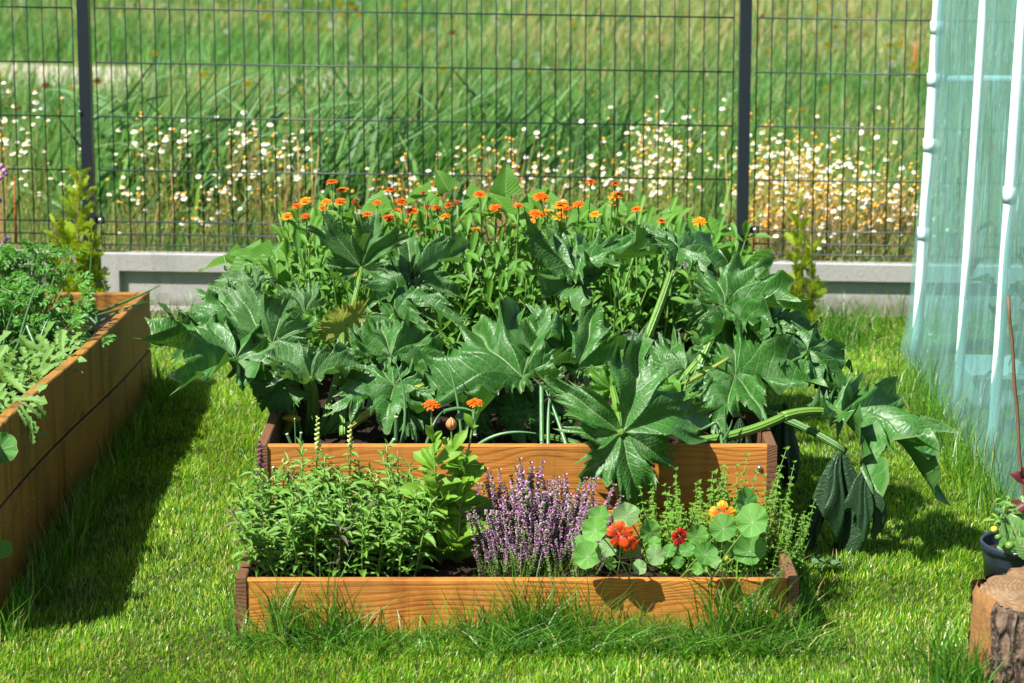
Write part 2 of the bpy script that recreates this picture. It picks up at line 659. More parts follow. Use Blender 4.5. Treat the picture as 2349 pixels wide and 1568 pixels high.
groups.append(strip(1500, -1.6, 2.2, FENCE_Y - 0.35, FENCE_Y - 0.09, 0.05, 0.16))
p, hh, ww, ll = strip(750, 1.25, 1.37, 7.0, 8.8, 0.05, 0.20, 0.15, 0.8, (0.0015, 0.0035))
groups.append((p, hh, ww, ll))
n_ = 900
p = np.stack([NP.normal(1.13, 0.11, n_), NP.normal(9.45, 0.12, n_), np.zeros(n_)], 1)
groups.append((p, NP.uniform(0.06, 0.2, n_), NP.uniform(0.002, 0.004, n_), NP.uniform(0.3, 0.95, n_)))
n_ = 350
p = np.stack([NP.normal(0.97, 0.035, n_), NP.normal(5.62, 0.07, n_), np.zeros(n_)], 1)
groups.append((p, NP.uniform(0.05, 0.17, n_), NP.uniform(0.003, 0.0055, n_), NP.uniform(0.15, 0.8, n_)))
pos = np.concatenate([g[0] for g in groups])
h = np.concatenate([g[1] for g in groups])
w = np.concatenate([g[2] for g in groups])
le = np.concatenate([g[3] for g in groups])
N = len(pos)
col = pick(N, [(0.075, 0.21, 0.016), (0.04, 0.135, 0.012), (0.14, 0.29, 0.03), (0.36, 0.33, 0.13)], [4, 3, 2, 0.5], 0.25)
me = blades("long_grass", pos, h, w, NP.uniform(0, 6.28, N), le, col, M_BLADE)
tag(obj("long_grass", me), "long uncut grass tufts along the wooden boards and fence foot", "grass", kind='stuff')

# ------------------------------------------------------------------ meadow beyond the fence
def field_points(n, y0, y1, power=1.0):
    q = NP.uniform(0, 1, n) ** power
    y = y0 + (y1 - y0) * q
    hw = 0.205 * y + 0.5
    x = NP.uniform(-1, 1, n) * hw
    return x, y


def on_track(x, y):
    a = (x < -0.5) & (y > 16.9 + 0.3 * np.sin(x * 2)) & (y < 19.6 + 0.4 * np.sin(x * 1.3))
    b = (x > 1.8) & (x < 4.1) & (y > 14.4) & (y < 15.4)
    return a | b


x, y = field_points(270000, FENCE_Y + 0.1, 42.0, 1.55)
k = (~on_track(x, y)) | (NP.uniform(0, 1, len(x)) < np.where(x < -2.6, 0.08, 0.32))
x, y = x[k], y[k]
N = len(x)
f1 = fbm(x, y, 1.3, 21)
f2 = fbm(x, y, 4.0, 22)
dry = np.clip(0.35 + 0.5 * f1 + 0.25 * f2 + 0.28 * np.clip(x / (0.19 * y), -1, 1), 0, 1)
near = np.clip((12.6 - y) / 2.5, 0, 1)
dry = np.clip(dry + 0.30 * near + 0.75 * np.clip((y - 17) / 7, 0, 1) * np.clip((x + 1.6) / 1.6, 0.25, 1) - 0.1, 0, 1)
green = pick(N, [(0.10, 0.25, 0.05), (0.07, 0.20, 0.05), (0.17, 0.31, 0.08), (0.035, 0.11, 0.03)], [3, 2.5, 1.6, 1.1], 0.3)
straw = pick(N, [(0.40, 0.34, 0.16), (0.34, 0.34, 0.11), (0.48, 0.41, 0.22), (0.42, 0.25, 0.08)], [3, 3, 2, 0.6])
g = (NP.uniform(0, 1, N) < dry * 0.50)[:, None]
col = np.where(g, straw, green)
h = NP.uniform(0.10, 0.34, N) * (1 + 0.4 * f2) * np.where(y < 11.5, 0.85, 1.0)
h = np.maximum(h, 0.06)
w = NP.uniform(0.004, 0.008, N) * np.clip(y / 13, 0.75, 2.2)
az = NP.normal(0.2, 1.3, N)
me = blades("meadow_grass", np.stack([x, y, np.zeros(N)], 1), h, w, az, NP.uniform(0.1, 0.8, N), col, M_FIELDBLADE)
tag(obj("meadow_grass", me), "wild green and straw coloured meadow grass behind the mesh fence", "grass", kind='stuff')

# reeds: broad blades leaning towards the greenhouse side
pts, hs, ws, azs, les = [], [], [], [], []
for cx_, cy_, n_, sx, sy, hh in ((-1.35, 12.0, 150, 0.45, 0.5, 0.55), (-0.75, 12.3, 230, 0.40, 0.5, 0.55), (-0.2, 12.2, 260, 0.45, 0.6, 0.52), (-1.2, 11.5, 170, 0.5, 0.4, 0.55),
                                (0.35, 12.6, 150, 0.4, 0.6, 0.42), (-1.62, 11.7, 60, 0.12, 0.3, 0.62), (-0.5, 11.4, 150, 0.5, 0.4, 0.42), (0.15, 13.4, 130, 0.5, 0.5, 0.5)):
    n_ = int(n_ * 1.35)
    pts.append(np.stack([NP.normal(cx_, sx, n_), np.maximum(NP.normal(cy_, sy, n_), 10.4), NP.uniform(0, 0.22, n_)], 1))
    hs.append(hh * NP.uniform(0.55, 1.25, n_))
    ws.append(NP.uniform(0.012, 0.026, n_))
    azs.append(NP.normal(0.15, 0.6, n_) + np.where(NP.uniform(0, 1, n_) < 0.15, 3.0, 0))
    les.append(NP.uniform(0.3, 0.85, n_))
pos = np.concatenate(pts)
N = len(pos)
col = pick(N, [(0.055, 0.16, 0.035), (0.085, 0.21, 0.045), (0.15, 0.29, 0.07), (0.025, 0.08, 0.02)], [3, 3, 2, 1.5], 0.25)
me = blades("reed_grass", pos, np.concatenate(hs), np.concatenate(ws), np.concatenate(azs), np.concatenate(les), col, M_FIELDBLADE)
tag(obj("reed_grass", me), "broad green reed blades leaning over behind the fence", "reeds", kind='stuff')

# ------------------------------------------------------------------ concrete plinth and mesh fence
def slope(x):
    return -0.0148 * x


def zf(x_px, y_px):
    return P(x_px, y_px, FENCE_Y).z


LPX, RPX = P(200, 300, FENCE_Y).x, P(1706, 300, FENCE_Y).x
POSTS = [LPX - (RPX - LPX), LPX, RPX, RPX + (RPX - LPX)]
PL_TOP = P(1174, 592, FENCE_Y).z
for i in range(3):
    x0, x1 = POSTS[i] + 0.045, POSTS[i + 1] - 0.045
    lab = ("grey concrete plinth board meeting the tunnel side of the thuja by the long bed",
           "grey concrete plinth board behind the courgette bed between the two posts",
           "grey concrete plinth board running behind the clear plastic greenhouse")[i]
    t_ = thing("concrete_plinth", lab, "plinth", ((x0 + x1) / 2, FENCE_Y - 0.05, 0), "concrete plinth boards under the mesh fence")
    def q(xx, yy, zz):
        return (xx, yy, zz + slope(xx))
    yb_, yf_ = FENCE_Y + 0.03, FENCE_Y - 0.05
    b = MB()
    lip, side, dep = 0.062, 0.065, 0.024
    zt, zb = PL_TOP, -0.10
    rx0, rx1, rz1 = x0 + side, x1 - side, zt - lip
    o4 = [q(x0, yf_, zb), q(x1, yf_, zb), q(x1, yf_, zt), q(x0, yf_, zt)]
    i4 = [q(rx0, yf_, zb), q(rx1, yf_, zb), q(rx1, yf_, rz1), q(rx0, yf_, rz1)]
    d4 = [q(rx0 + 0.006, yf_ + dep, zb), q(rx1 - 0.006, yf_ + dep, zb), q(rx1 - 0.006, yf_ + dep, rz1 - 0.008), q(rx0 + 0.006, yf_ + dep, rz1 - 0.008)]
    k4 = [q(x0, yb_, zb), q(x1, yb_, zb), q(x1, yb_, zt), q(x0, yb_, zt)]
    b.add(o4 + i4 + d4 + k4, [(0, 4, 7, 3), (1, 2, 6, 5), (3, 7, 6, 2), (4, 8, 11, 7), (5, 6, 10, 9), (7, 11, 10, 6), (8, 9, 10, 11),
                              (3, 2, 14, 15), (0, 3, 15, 12), (1, 13, 14, 2), (12, 15, 14, 13)])
    obj("plinth_board", b.build("plinth_board", M_CONC, False), t_)
    b = MB()
    b.add([q(x0 + 0.0, yf_ + dep - 0.004, -0.02), q(x1, yf_ + dep - 0.004, -0.02), q(x1, yf_ - 0.035, -0.02), q(x0, yf_ - 0.035, -0.02),
           q(x0, yf_ + dep - 0.004, 0.022), q(x1, yf_ + dep - 0.004, 0.022), q(x1, yf_ - 0.03, 0.012), q(x0, yf_ - 0.03, 0.012)],
          [(4, 7, 6, 5), (7, 3, 2, 6), (0, 4, 5, 1), (0, 3, 7, 4), (1, 5, 6, 2)])
    obj("foot_strip", b.build("foot_strip", M_CONC, False), t_)

fence = thing("mesh_fence", "dark welded wire mesh fence on square posts above the concrete plinth", "fence", (0, FENCE_Y, 0))


def cyl_mesh(name, L, r, sides, mat):
    b = MB()
    b.tube([(0, 0, 0), (0, 0, L)], r, sides)
    return b.build(name, mat)


FTOP = 1.62
for xp in POSTS:
    b = MB()
    z0 = 0.0
    b.box((xp, FENCE_Y, (FTOP + z0) / 2), (0.042, 0.06, FTOP - z0))
    po = obj("fence_post", b.build("fence_post", M_ANTHR, False), fence)
    b = MB()
    b.box((xp, FENCE_Y - 0.003, PL_TOP / 2 - 0.005 + slope(xp)), (0.068, 0.10, PL_TOP + 0.012))
    obj("plinth_holder", b.build("plinth_holder", M_ANTHR if xp < 0 else M_CONC, False), fence)  # concrete holders at negative x: shadow painted in with the anthracite colour
    for zc in (zf(1700, 524), zf(1700, 524) + 1.0):
        zc += slope(xp) - slope(RPX)
        b = MB()
        b.box((xp, FENCE_Y - 0.038, zc), (0.122, 0.006, 0.026))
        b.box((xp, FENCE_Y - 0.044, zc), (0.052, 0.010, 0.036))
        cl = obj("fence_clamp", b.build("fence_clamp", M_ANTHR, False), fence)
        for s in (-1, 1):
            b = MB()
            cpt = Vector((xp + s * 0.046, FENCE_Y - 0.041, zc))
            b.tube([cpt, cpt + Vector((0, -0.004, 0)), cpt + Vector((0, -0.008, 0)), cpt + Vector((0, -0.010, 0))], [0.0095, 0.0095, 0.007, 0.002], 12)
            obj("bolt", b.build("bolt", M_STEEL), cl)
b = MB()
cpt = P(183, 257, FENCE_Y - 0.03)
b.tube([cpt, cpt + Vector((0, -0.006, 0)), cpt + Vector((0, -0.009, 0))], [0.006, 0.006, 0.002], 10)
obj("rivet", b.build("rivet", M_STEEL), fence)
HZ = [zf(1174, v) for v in (574, 550, 521)]
z = zf(1174, 404)
while z < FTOP:
    HZ.append(z)
    z += 0.2005
ZLOW = HZ[0] - 0.01
vw = cyl_mesh("vertical_wire", FTOP - ZLOW, 0.0026, 6, M_WIRE)
for i in range(3):
    a, c = POSTS[i] + 0.043, POSTS[i + 1] - 0.043
    n = round((c - a) / 0.0543)
    for k in range(n + 1):
        xx = a + (c - a) * k / n
        if abs(xx) > 2.35:
            continue
        obj("vertical_wire", vw, fence, Matrix.Translation((xx + R.uniform(-0.0012, 0.0012), FENCE_Y - 0.006, ZLOW + slope(xx))))
    for zz in HZ:
        b = MB()
        a2, c2 = max(a, -2.4), min(c, 2.4)
        b.tube([(a2, FENCE_Y - 0.012, zz + slope(a2)), (c2, FENCE_Y - 0.012, zz + slope(c2))], 0.0030, 6)
        obj("horizontal_wire", b.build("horizontal_wire", M_WIRE), fence)

# ------------------------------------------------------------------ raised beds
def board_mesh(name, L, T, H, mat, bev=0.003, bow=0.0):
    """a plank: long in X, thick in Y, high in Z, its long corners eased"""
    b = MB()
    prof = [(-T / 2, -H / 2 + bev), (-T / 2 + bev, -H / 2), (T / 2 - bev, -H / 2), (T / 2, -H / 2 + bev),
            (T / 2, H / 2 - bev), (T / 2 - bev, H / 2), (-T / 2 + bev, H / 2), (-T / 2, H / 2 - bev)]
    n = 9
    vv = []
    for i in range(n):
        xx = -L / 2 + L * i / (n - 1)
        for (yy, zz) in prof:
            vv.append((xx, yy + bow * math.sin(i * 1.9), zz + (bow * math.sin(i * 1.3) if zz > 0 else 0)))
    ff = []
    for i in range(n - 1):
        for k in range(8):
            ff.append((i * 8 + k, (i + 1) * 8 + k, (i + 1) * 8 + (k + 1) % 8, i * 8 + (k + 1) % 8))
    ff.append(tuple(range(8)))
    ff.append(tuple((n - 1) * 8 + k for k in reversed(range(8))))
    b.add(vv, ff)
    return b.build(name, mat, False)


def plank(parent, p0, p1, z0, z1, T, mat, name="board", bow=0.0, tilt=0.0):
    """plank whose centre line runs p0 -> p1 (x, y), between heights z0 and z1"""
    a, c = Vector((*p0, 0)), Vector((*p1, 0))
    L = (c - a).length
    ang = math.atan2(c.y - a.y, c.x - a.x)
    M = Matrix.Translation(((a.x + c.x) / 2, (a.y + c.y) / 2, (z0 + z1) / 2)) @ Matrix.Rotation(ang, 4, 'Z') @ Matrix.Rotation(tilt, 4, 'Y')
    return obj(name, board_mesh(name, L, T, z1 - z0, mat, 0.003, bow), parent, M)


def soil_sheet(name, quad, z, mat=M_SOIL, n=40, amp=0.012, rise=0.0):
    b = MB()
    vv = []
    q0, q1, q2, q3 = [Vector((*p, z)) for p in quad]
    for j in range(n):
        for i in range(n):
            u, v = i / (n - 1), j / (n - 1)
            p = (q0 * (1 - u) + q1 * u) * (1 - v) + (q3 * (1 - u) + q2 * u) * v
            p.z += rise * (1 - v)
            p.z += amp * mnoise.noise(p * 14) + amp * 0.8 * mnoise.noise(p * 45)
            vv.append(p)
    b.add(vv, [(j * n + i, j * n + i + 1, (j + 1) * n + i + 1, (j + 1) * n + i) for j in range(n - 1) for i in range(n - 1)])
    return tag(obj(name, b.build(name, mat)), kind='structure')


x0, x1, yf, ym, yb = BED['x0'], BED['x1'], BED['yf'], BED['ym'], BED['yb']
TB = 0.025
main = thing("raised_bed", "two step orange brown wooden bed holding herbs in front and courgettes above", "raised bed", ((x0 + x1) / 2, (yf + yb) / 2, 0))
zl, zt = BED['z_low'], BED['z_top']
ZJ = 0.162
plank(main, (x0 + TB + 0.002, yf + TB / 2 + 0.004), (x1 - TB - 0.002, yf + TB / 2 + 0.004), -0.03, zl, TB, M_WOOD)                 # low front board
for xs in (x0 + TB / 2, x1 - TB / 2):
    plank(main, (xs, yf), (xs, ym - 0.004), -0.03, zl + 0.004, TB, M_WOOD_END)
ux0, ux1 = x0 + 0.006, x1 - 0.004
plank(main, (ux0 + TB, ym + TB / 2 + 0.004), (ux1 - TB, ym + TB / 2 + 0.004), ZJ + 0.001, zt, TB, M_WOOD)
plank(main, (ux0 + TB, ym + TB / 2 + 0.004), (ux1 - TB, ym + TB / 2 + 0.004), -0.02, ZJ - 0.001, TB, M_WOOD)
for xs in (ux0 + TB / 2, ux1 - TB / 2):
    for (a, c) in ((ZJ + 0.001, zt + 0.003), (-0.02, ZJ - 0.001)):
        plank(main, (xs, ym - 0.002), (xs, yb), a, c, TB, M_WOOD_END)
for (a, c) in ((ZJ + 0.001, zt), (-0.02, ZJ - 0.001)):
    plank(main, (ux0 + TB, yb - TB / 2), (ux1 - TB, yb - TB / 2), a, c, TB, M_WOOD)
for xs in (ux0 + TB + 0.022, ux1 - TB - 0.022):
    b = MB()
    b.box((xs, ym + 0.05, zt / 2 + 0.0), (0.04, 0.04, zt - 0.03))
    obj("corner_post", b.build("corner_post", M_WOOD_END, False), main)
sp_ = []
for (px, py) in ((629, 1075), (1743, 1075), (629, 1190), (1743, 1190)):
    sp_.append(P(px, py, ym + 0.004))
for c in sp_:
    b = MB()
    b.tube([c + Vector((0, 0.002, 0)), c + Vector((0, -0.002, 0)), c + Vector((0, -0.0045, 0)), c + Vector((0, -0.003, 0))], [0.0065, 0.0065, 0.0045, 0.002], 12)
    obj("screw", b.build("screw", M_STEEL), main)
soil_sheet("soil", [(x0 + TB, yf + 0.03), (x1 - TB, yf + 0.03), (x1 - TB, ym), (x0 + TB, ym)], zl - 0.035)
soil_sheet("soil", [(ux0 + TB, ym + 0.03), (ux1 - TB, ym + 0.03), (ux1 - TB, yb - TB), (ux0 + TB, yb - TB)], zt - 0.075, n=70, amp=0.02)

# long bed beside it, seen along its shaded side
lb_a, lb_b = Vector((-1.198, 8.68)), Vector((-1.226, 5.95))      # far and near ends of the visible side
left = thing("raised_bed", "long wooden bed with parsley and rocket casting shade across the lawn", "raised bed", (-1.9, 7.3, 0))
W2 = 1.3
lz0, lz1 = 0.335, 0.40


def long_board(z0a, z1a, z0b, z1b, name="board"):
    n = 14
    b = MB()
    vv = []
    dirv = (lb_b - lb_a).normalized()
    nrm = Vector((dirv.y, -dirv.x))
    L = (lb_b - lb_a).length
    for i in range(n):
        f = i / (n - 1)
        bow = 0.008 * math.sin(f * 7.0)
        zb_ = z0a + (z0b - z0a) * f
        zt_ = z1a + (z1b - z1a) * f + (0.006 * math.sin(f * 9) if z0a > 0 else 0)
        xx = -L / 2 + L * f
        for (tt, zz) in ((-0.0155, zb_), (0.0155, zb_), (0.0155, zt_ - 0.003), (0.0125, zt_), (-0.0125, zt_), (-0.0155, zt_ - 0.003)):
            vv.append((xx, tt + bow, zz))
    ff = []
    for i in range(n - 1):
        for k in range(6):
            ff.append((i * 6 + k, i * 6 + (k + 1) % 6, (i + 1) * 6 + (k + 1) % 6, (i + 1) * 6 + k))
    ff += [tuple(reversed(range(6))), tuple((n - 1) * 6 + k for k in range(6))]
    b.add(vv, ff)
    ang = math.atan2(dirv.y, dirv.x)
    mid = (lb_a + lb_b) / 2
    return obj(name, b.build(name, M_WOOD_SIDE, False), left, Matrix.Translation((mid.x, mid.y, 0)) @ Matrix.Rotation(ang, 4, 'Z'))


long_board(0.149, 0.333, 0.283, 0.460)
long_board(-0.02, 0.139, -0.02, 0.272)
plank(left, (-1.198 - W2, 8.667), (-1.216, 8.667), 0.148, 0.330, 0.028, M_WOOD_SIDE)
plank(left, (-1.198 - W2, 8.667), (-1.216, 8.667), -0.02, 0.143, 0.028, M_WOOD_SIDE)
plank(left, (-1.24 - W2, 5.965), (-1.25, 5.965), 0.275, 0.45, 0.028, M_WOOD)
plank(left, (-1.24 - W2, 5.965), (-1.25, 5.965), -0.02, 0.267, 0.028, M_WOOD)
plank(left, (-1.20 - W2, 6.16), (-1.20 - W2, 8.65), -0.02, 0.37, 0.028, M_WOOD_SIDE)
b = MB()   # black liner standing inside the boards
b.add([(-1.224, 8.648, 0.1), (-1.224, 8.648, 0.272), (-1.26, 5.99, 0.40), (-1.26, 5.99, 0.1)], [(0, 1, 2, 3)])
b.add([(-1.228, 8.645, 0.1), (-1.228, 8.645, 0.26), (-2.45, 8.645, 0.27), (-2.45, 8.645, 0.1)], [(0, 1, 2, 3)])
obj("liner", b.build("liner", M_LINER), left)
soil_sheet("soil", [(-2.48, 5.99), (-1.262, 5.99), (-1.226, 8.64), (-2.45, 8.64)], 0.245, amp=0.02, rise=0.115)


# ------------------------------------------------------------------ courgettes
VEINS = [0.0, math.radians(50), -math.radians(50), math.radians(98), -math.radians(98), math.radians(143), -math.radians(143)]


def squash_mat(name, dark, mid, silver, veinc, trans, under, tmix=0.22, silver_amt=1.0):
    m, nt, out = new_mat(name)
    t = NT(nt)
    rnd = t.n("ShaderNodeObjectInfo").outputs['Random']
    co = t.n("ShaderNodeCombineXYZ")
    nt.links.new(t.attr("px"), co.inputs[0])
    nt.links.new(t.attr("py"), co.inputs[1])
    nt.links.new(t.math('MULTIPLY', rnd, 31.0), co.inputs[2])
    P2 = co.outputs[0]
    tv, lv, sv = t.attr("vt"), t.attr("vl"), t.attr("vs")
    n1 = t.noise(P2, 3.5, 4)
    n2 = t.noise(P2, 5.5, 2, 0.5, 0.5)
    c = t.mix(n1, dark, mid)
    c = t.mix(t.math('MULTIPLY', rnd, 0.35), c, mul(mid, 1.25))
    # silvery blotches lying in the angles of the veins
    near = t.step(lv, 0.02, 0.17, 1.0, 0.0)
    blot = t.math('MULTIPLY', t.step(n2, 0.50, 0.66), near)
    c = t.mix(t.math('MULTIPLY', blot, 0.56 * silver_amt), c, silver)
    cell = t.voro(P2, 24.0, 'DISTANCE_TO_EDGE')
    net = t.step(cell, 0.0, 0.07, 1.0, 0.0)
    c = t.mix(t.math('MULTIPLY', net, 0.20), c, veinc)
    q = t.math('FRACT', t.math('SUBTRACT', t.math('MULTIPLY', tv, 8.0), t.math('MULTIPLY', lv, 8.5)))
    q = t.math('ABSOLUTE', t.math('SUBTRACT', q, 0.5))
    sec = t.math('MULTIPLY', t.step(q, 0.0, 0.11, 1.0, 0.0), t.step(lv, 0.16, 0.26, 1.0, 0.0))
    c = t.mix(t.math('MULTIPLY', sec, 0.22), c, veinc)
    mainv = t.step(lv, 0.004, 0.016, 1.0, 0.0)
    c = t.mix(t.math('MULTIPLY', mainv, 0.5), c, veinc)
    edge = t.step(sv, 0.93, 1.0)
    c = t.mix(t.math('MULTIPLY', edge, 0.6), c, mul(veinc, 0.75))
    bf = t.n("ShaderNodeNewGeometry").outputs['Backfacing']
    c = t.mix(t.math('MULTIPLY', bf, 0.75), c, under)
    h = t.math('ADD', t.math('MULTIPLY', t.step(cell, 0.0, 0.35), 0.6), t.math('MULTIPLY', sec, -0.9))
    h = t.math('ADD', h, t.math('MULTIPLY', mainv, -1.2))
    h = t.math('ADD', h, t.math('MULTIPLY', n2, 0.5))
    nm = t.bump(h, 0.32, 0.004)
    rough = t.math('MULTIPLY_ADD', n2, 0.22, 0.34)
    nt.links.new(t.mixs(tmix, t.principled(c, rough, 0.55, nm), t.translucent(t.mix(0.35, trans, c), nm)), out.inputs[0])
    return m


M_SQ = squash_mat("courgette_leaf", (0.014, 0.074, 0.008), (0.040, 0.160, 0.017), (0.19, 0.32, 0.15), (0.20, 0.32, 0.12), (0.10, 0.30, 0.02), (0.055, 0.15, 0.03))
M_SQ_PALE = squash_mat("pale_courgette_leaf", (0.028, 0.105, 0.018), (0.055, 0.165, 0.032), (0.28, 0.38, 0.25), (0.30, 0.42, 0.2), (0.16, 0.36, 0.04), (0.08, 0.19, 0.04), 0.28, 0.4)
M_SQ_YOUNG = squash_mat("young_courgette_leaf", (0.05, 0.18, 0.012), (0.09, 0.26, 0.02), (0.2, 0.36, 0.1), (0.2, 0.38, 0.08), (0.22, 0.45, 0.03), (0.10, 0.26, 0.02), 0.3, 0.2)
M_SQ_YELLOW = squash_mat("yellowing_courgette_leaf", (0.17, 0.24, 0.035), (0.34, 0.36, 0.07), (0.3, 0.3, 0.1), (0.12, 0.15, 0.02), (0.5, 0.55, 0.07), (0.28, 0.34, 0.07), 0.45, 0.2)
M_SQ_WILT_SHADE = squash_mat("wilted_and_shaded_courgette_leaf", (0.008, 0.034, 0.014), (0.016, 0.055, 0.02), (0.03, 0.08, 0.03), (0.05, 0.11, 0.03), (0.02, 0.08, 0.01), (0.02, 0.06, 0.02), 0.12, 0.1)


def stalk_mat(name, a, b):
    m, nt, out = new_mat(name)
    t = NT(nt)
    tc = t.n("ShaderNodeTexCoord")
    s = t.n("ShaderNodeSeparateXYZ")
    nt.links.new(tc.outputs['UV'], s.inputs[0])
    rib = t.math('MULTIPLY_ADD', t.math('SINE', t.math('MULTIPLY', s.outputs[0], 62.8)), 0.5, 0.5)
    nz = t.noise(tc.outputs['Object'], 40, 4)
    c = t.mix(t.math('MULTIPLY', rib, 0.5), a, b)
    c = t.mix(t.math('MULTIPLY', nz, 0.4), c, mul(a, 1.3))
    h = t.math('ADD', rib, t.math('MULTIPLY', t.noise(tc.outputs['Object'], 300, 2), 0.8))
    nt.links.new(t.mixs(0.12, t.principled(c, 0.4, 0.45, t.bump(h, 0.6, 0.003)), t.translucent(a)), out.inputs[0])
    return m


M_STALK = stalk_mat("courgette_stalk", (0.15, 0.30, 0.045), (0.06, 0.165, 0.022))
M_STALK_YEL = stalk_mat("yellow_stalk", (0.36, 0.40, 0.07), (0.20, 0.28, 0.04))
M_STALK_DARK = stalk_mat("dark_stalk", (0.085, 0.20, 0.04), (0.045, 0.12, 0.022))


def add_attrs(me, d):
    for k, v in d.items():
        a = me.attributes.new(k, 'FLOAT', 'POINT')
        a.data.foreach_set("value", np.asarray(v, dtype=np.float32))


def squash_leaf(L, seed, mat, lobes=(1.0, 0.86, 0.86, 0.68, 0.68, 0.50, 0.50), pleat=0.22, droop=0.22, tip=0.18, cup=0.0, ruf=0.085, cut=0.66, wide=1.0, side=0.0):
    """a lobed, toothed courgette leaf; the stalk meets it at the origin and its tip points along +Y"""
    rr = random.Random(seed)
    NT_, NS = 190, 15
    th = np.linspace(-math.radians(172), math.radians(172), NT_)
    wob = [rr.uniform(-0.09, 0.09) for _ in VEINS]
    lens = [l * rr.uniform(0.84, 1.12) for l in lobes]
    r = np.full(NT_, 0.0)
    near = np.full(NT_, 9.0)
    idx = np.zeros(NT_, int)
    deg = math.radians
    wvar = rr.uniform(-1.5, 2.5)
    for i, a in enumerate(VEINS):
        aa = a + wob[i]
        d = np.abs(th - aa)
        for off, ln, wd in ((0, 1.0, 22), (deg(15.5), rr.uniform(0.70, 0.95), 13 + wvar), (-deg(15.5), rr.uniform(0.70, 0.95), 13 + wvar)):
            q = np.abs(th - aa - off) / deg(wd)
            r = np.maximum(r, lens[i] * ln * np.clip(1 - 0.62 * q ** 1.5, 0.0, 1))
        k = d < near
        near[k] = d[k]
        idx[k] = i
    floor_ = 0.42 + (0.66 - cut) * 0.9
    r = np.maximum(r, floor_ * np.clip(1.15 - 0.28 * np.abs(th) / 1.5, 0.55, 1.1))
    # coarse side lobes and fine teeth
    p1, p2, p3 = rr.uniform(0, 6), rr.uniform(0, 6), rr.uniform(0, 6)
    tri = lambda x: 2 * np.abs(x / math.pi - np.floor(x / math.pi + 0.5))
    jag = 0.14 * (tri(th * 11 + p1) - 0.5) + 0.11 * (tri(th * 23 + p2) - 0.5) + 0.055 * (np.arange(NT_) % 3 - 1.0) * 1.3 * (1 + 0.5 * np.sin(th * 9 + p3))
    rj = r * (1 + jag)
    ker = np.array([1, 2, 3, 2, 1]) / 9.0
    r = np.convolve(np.pad(r, 2, mode='edge'), ker, mode='valid')
    s = np.linspace(0, 1, NS) ** 0.85
    S, TH = np.meshgrid(s, th, indexing='ij')
    gg = np.clip((S - 0.72) / 0.28, 0, 1)
    gg = gg * gg * (3 - 2 * gg)
    # bays between the lobes open up only towards the margin
    rm = r[None, :] * np.ones_like(S)
    RR = S * (rm + (rj - r)[None, :] * gg)
    va = np.array([VEINS[i] + wob[i] for i in idx])
    dth = TH - va[None, :]
    # veins bend the blade sideways a little so that lobes are not straight rays
    TB_ = TH + 0.10 * np.sin(TH * 2.2 + p1) * S
    X, Y = RR * np.sin(TB_) * wide, RR * np.cos(TB_)
    lat = RR * np.abs(np.sin(dth))
    lon = RR * np.cos(dth)
    Z = 0.92 * pleat * (1 - np.exp(-lat / 0.16))
    lift = np.array([rr.uniform(-0.22, 0.22) for _ in VEINS])[idx]
    Z += lift[None, :] * np.maximum(RR - 0.15, 0) * np.cos(np.minimum(np.abs(dth) * 3.0, 1.5))
    Z += -droop * RR ** 2 - tip * np.maximum(Y, 0) ** 2.2 + cup * RR + side * X * np.abs(X)
    ruffle = 1.15 * ruf * S ** 6 * (1.0 * np.sin(TH * 13 + p2) + 0.9 * np.sin(TH * 27 + p3) + 0.5 * np.sin(TH * 47 + p1)) * (0.45 + lat * 2.6)
    Z += ruffle
    X = X + 0.05 * np.sin(Y * 5 + p3) * S + 0.025 * np.sin(Y * 13 + p1) * S
    Y = Y + 0.05 * np.sin(X * 5.5 + p2) * S + 0.025 * np.sin(X * 14 + p3) * S
    Z += 0.050 * np.sin(X * 6 + p1) * np.cos(Y * 5 + p2) + 0.018 * np.sin(X * 12 + p2) * np.sin(Y * 13 + p3)
    # fold each lobe's own tip over a bit differently
    sag = np.array([rr.uniform(-0.10, 0.22) for _ in VEINS])[idx]
    Z -= sag[None, :] * np.maximum(RR - 0.35, 0) ** 1.5
    V = np.stack([X * L, Y * L, Z * L], -1).reshape(-1, 3)
    me_f = []
    for i in range(NS - 1):
        for j in range(NT_ - 1):
            a = i * NT_ + j
            me_f.append((a, a + 1, a + NT_ + 1, a + NT_) if i else (a + NT_, a + NT_ + 1, a + 1, a))
    me_f = [f if i >= NT_ - 1 else f for i, f in enumerate(me_f)]
    me = bpy.data.meshes.new("courgette_leaf")
    faces = [(f[0], f[3], f[2], f[1]) if i >= NT_ - 1 else (f[0], f[1], f[2], f[3]) for i, f in enumerate(me_f)]
    # rows go outward, columns with growing angle: keep the upper face on +Z
    me.from_pydata(V.tolist(), [], faces)
    me.materials.append(mat)
    me.polygons.foreach_set("use_smooth", [True] * len(me.polygons))
    add_attrs(me, dict(px=(X).ravel(), py=(Y).ravel(), vt=lon.ravel(), vl=lat.ravel(), vs=S.ravel()))
    me.update()
    # make normals face +Z on the whole
    me.calc_loop_triangles()
    nz = sum(p.normal.z * p.area for p in me.polygons)
    if nz < 0:
        me.flip_normals()
    return me


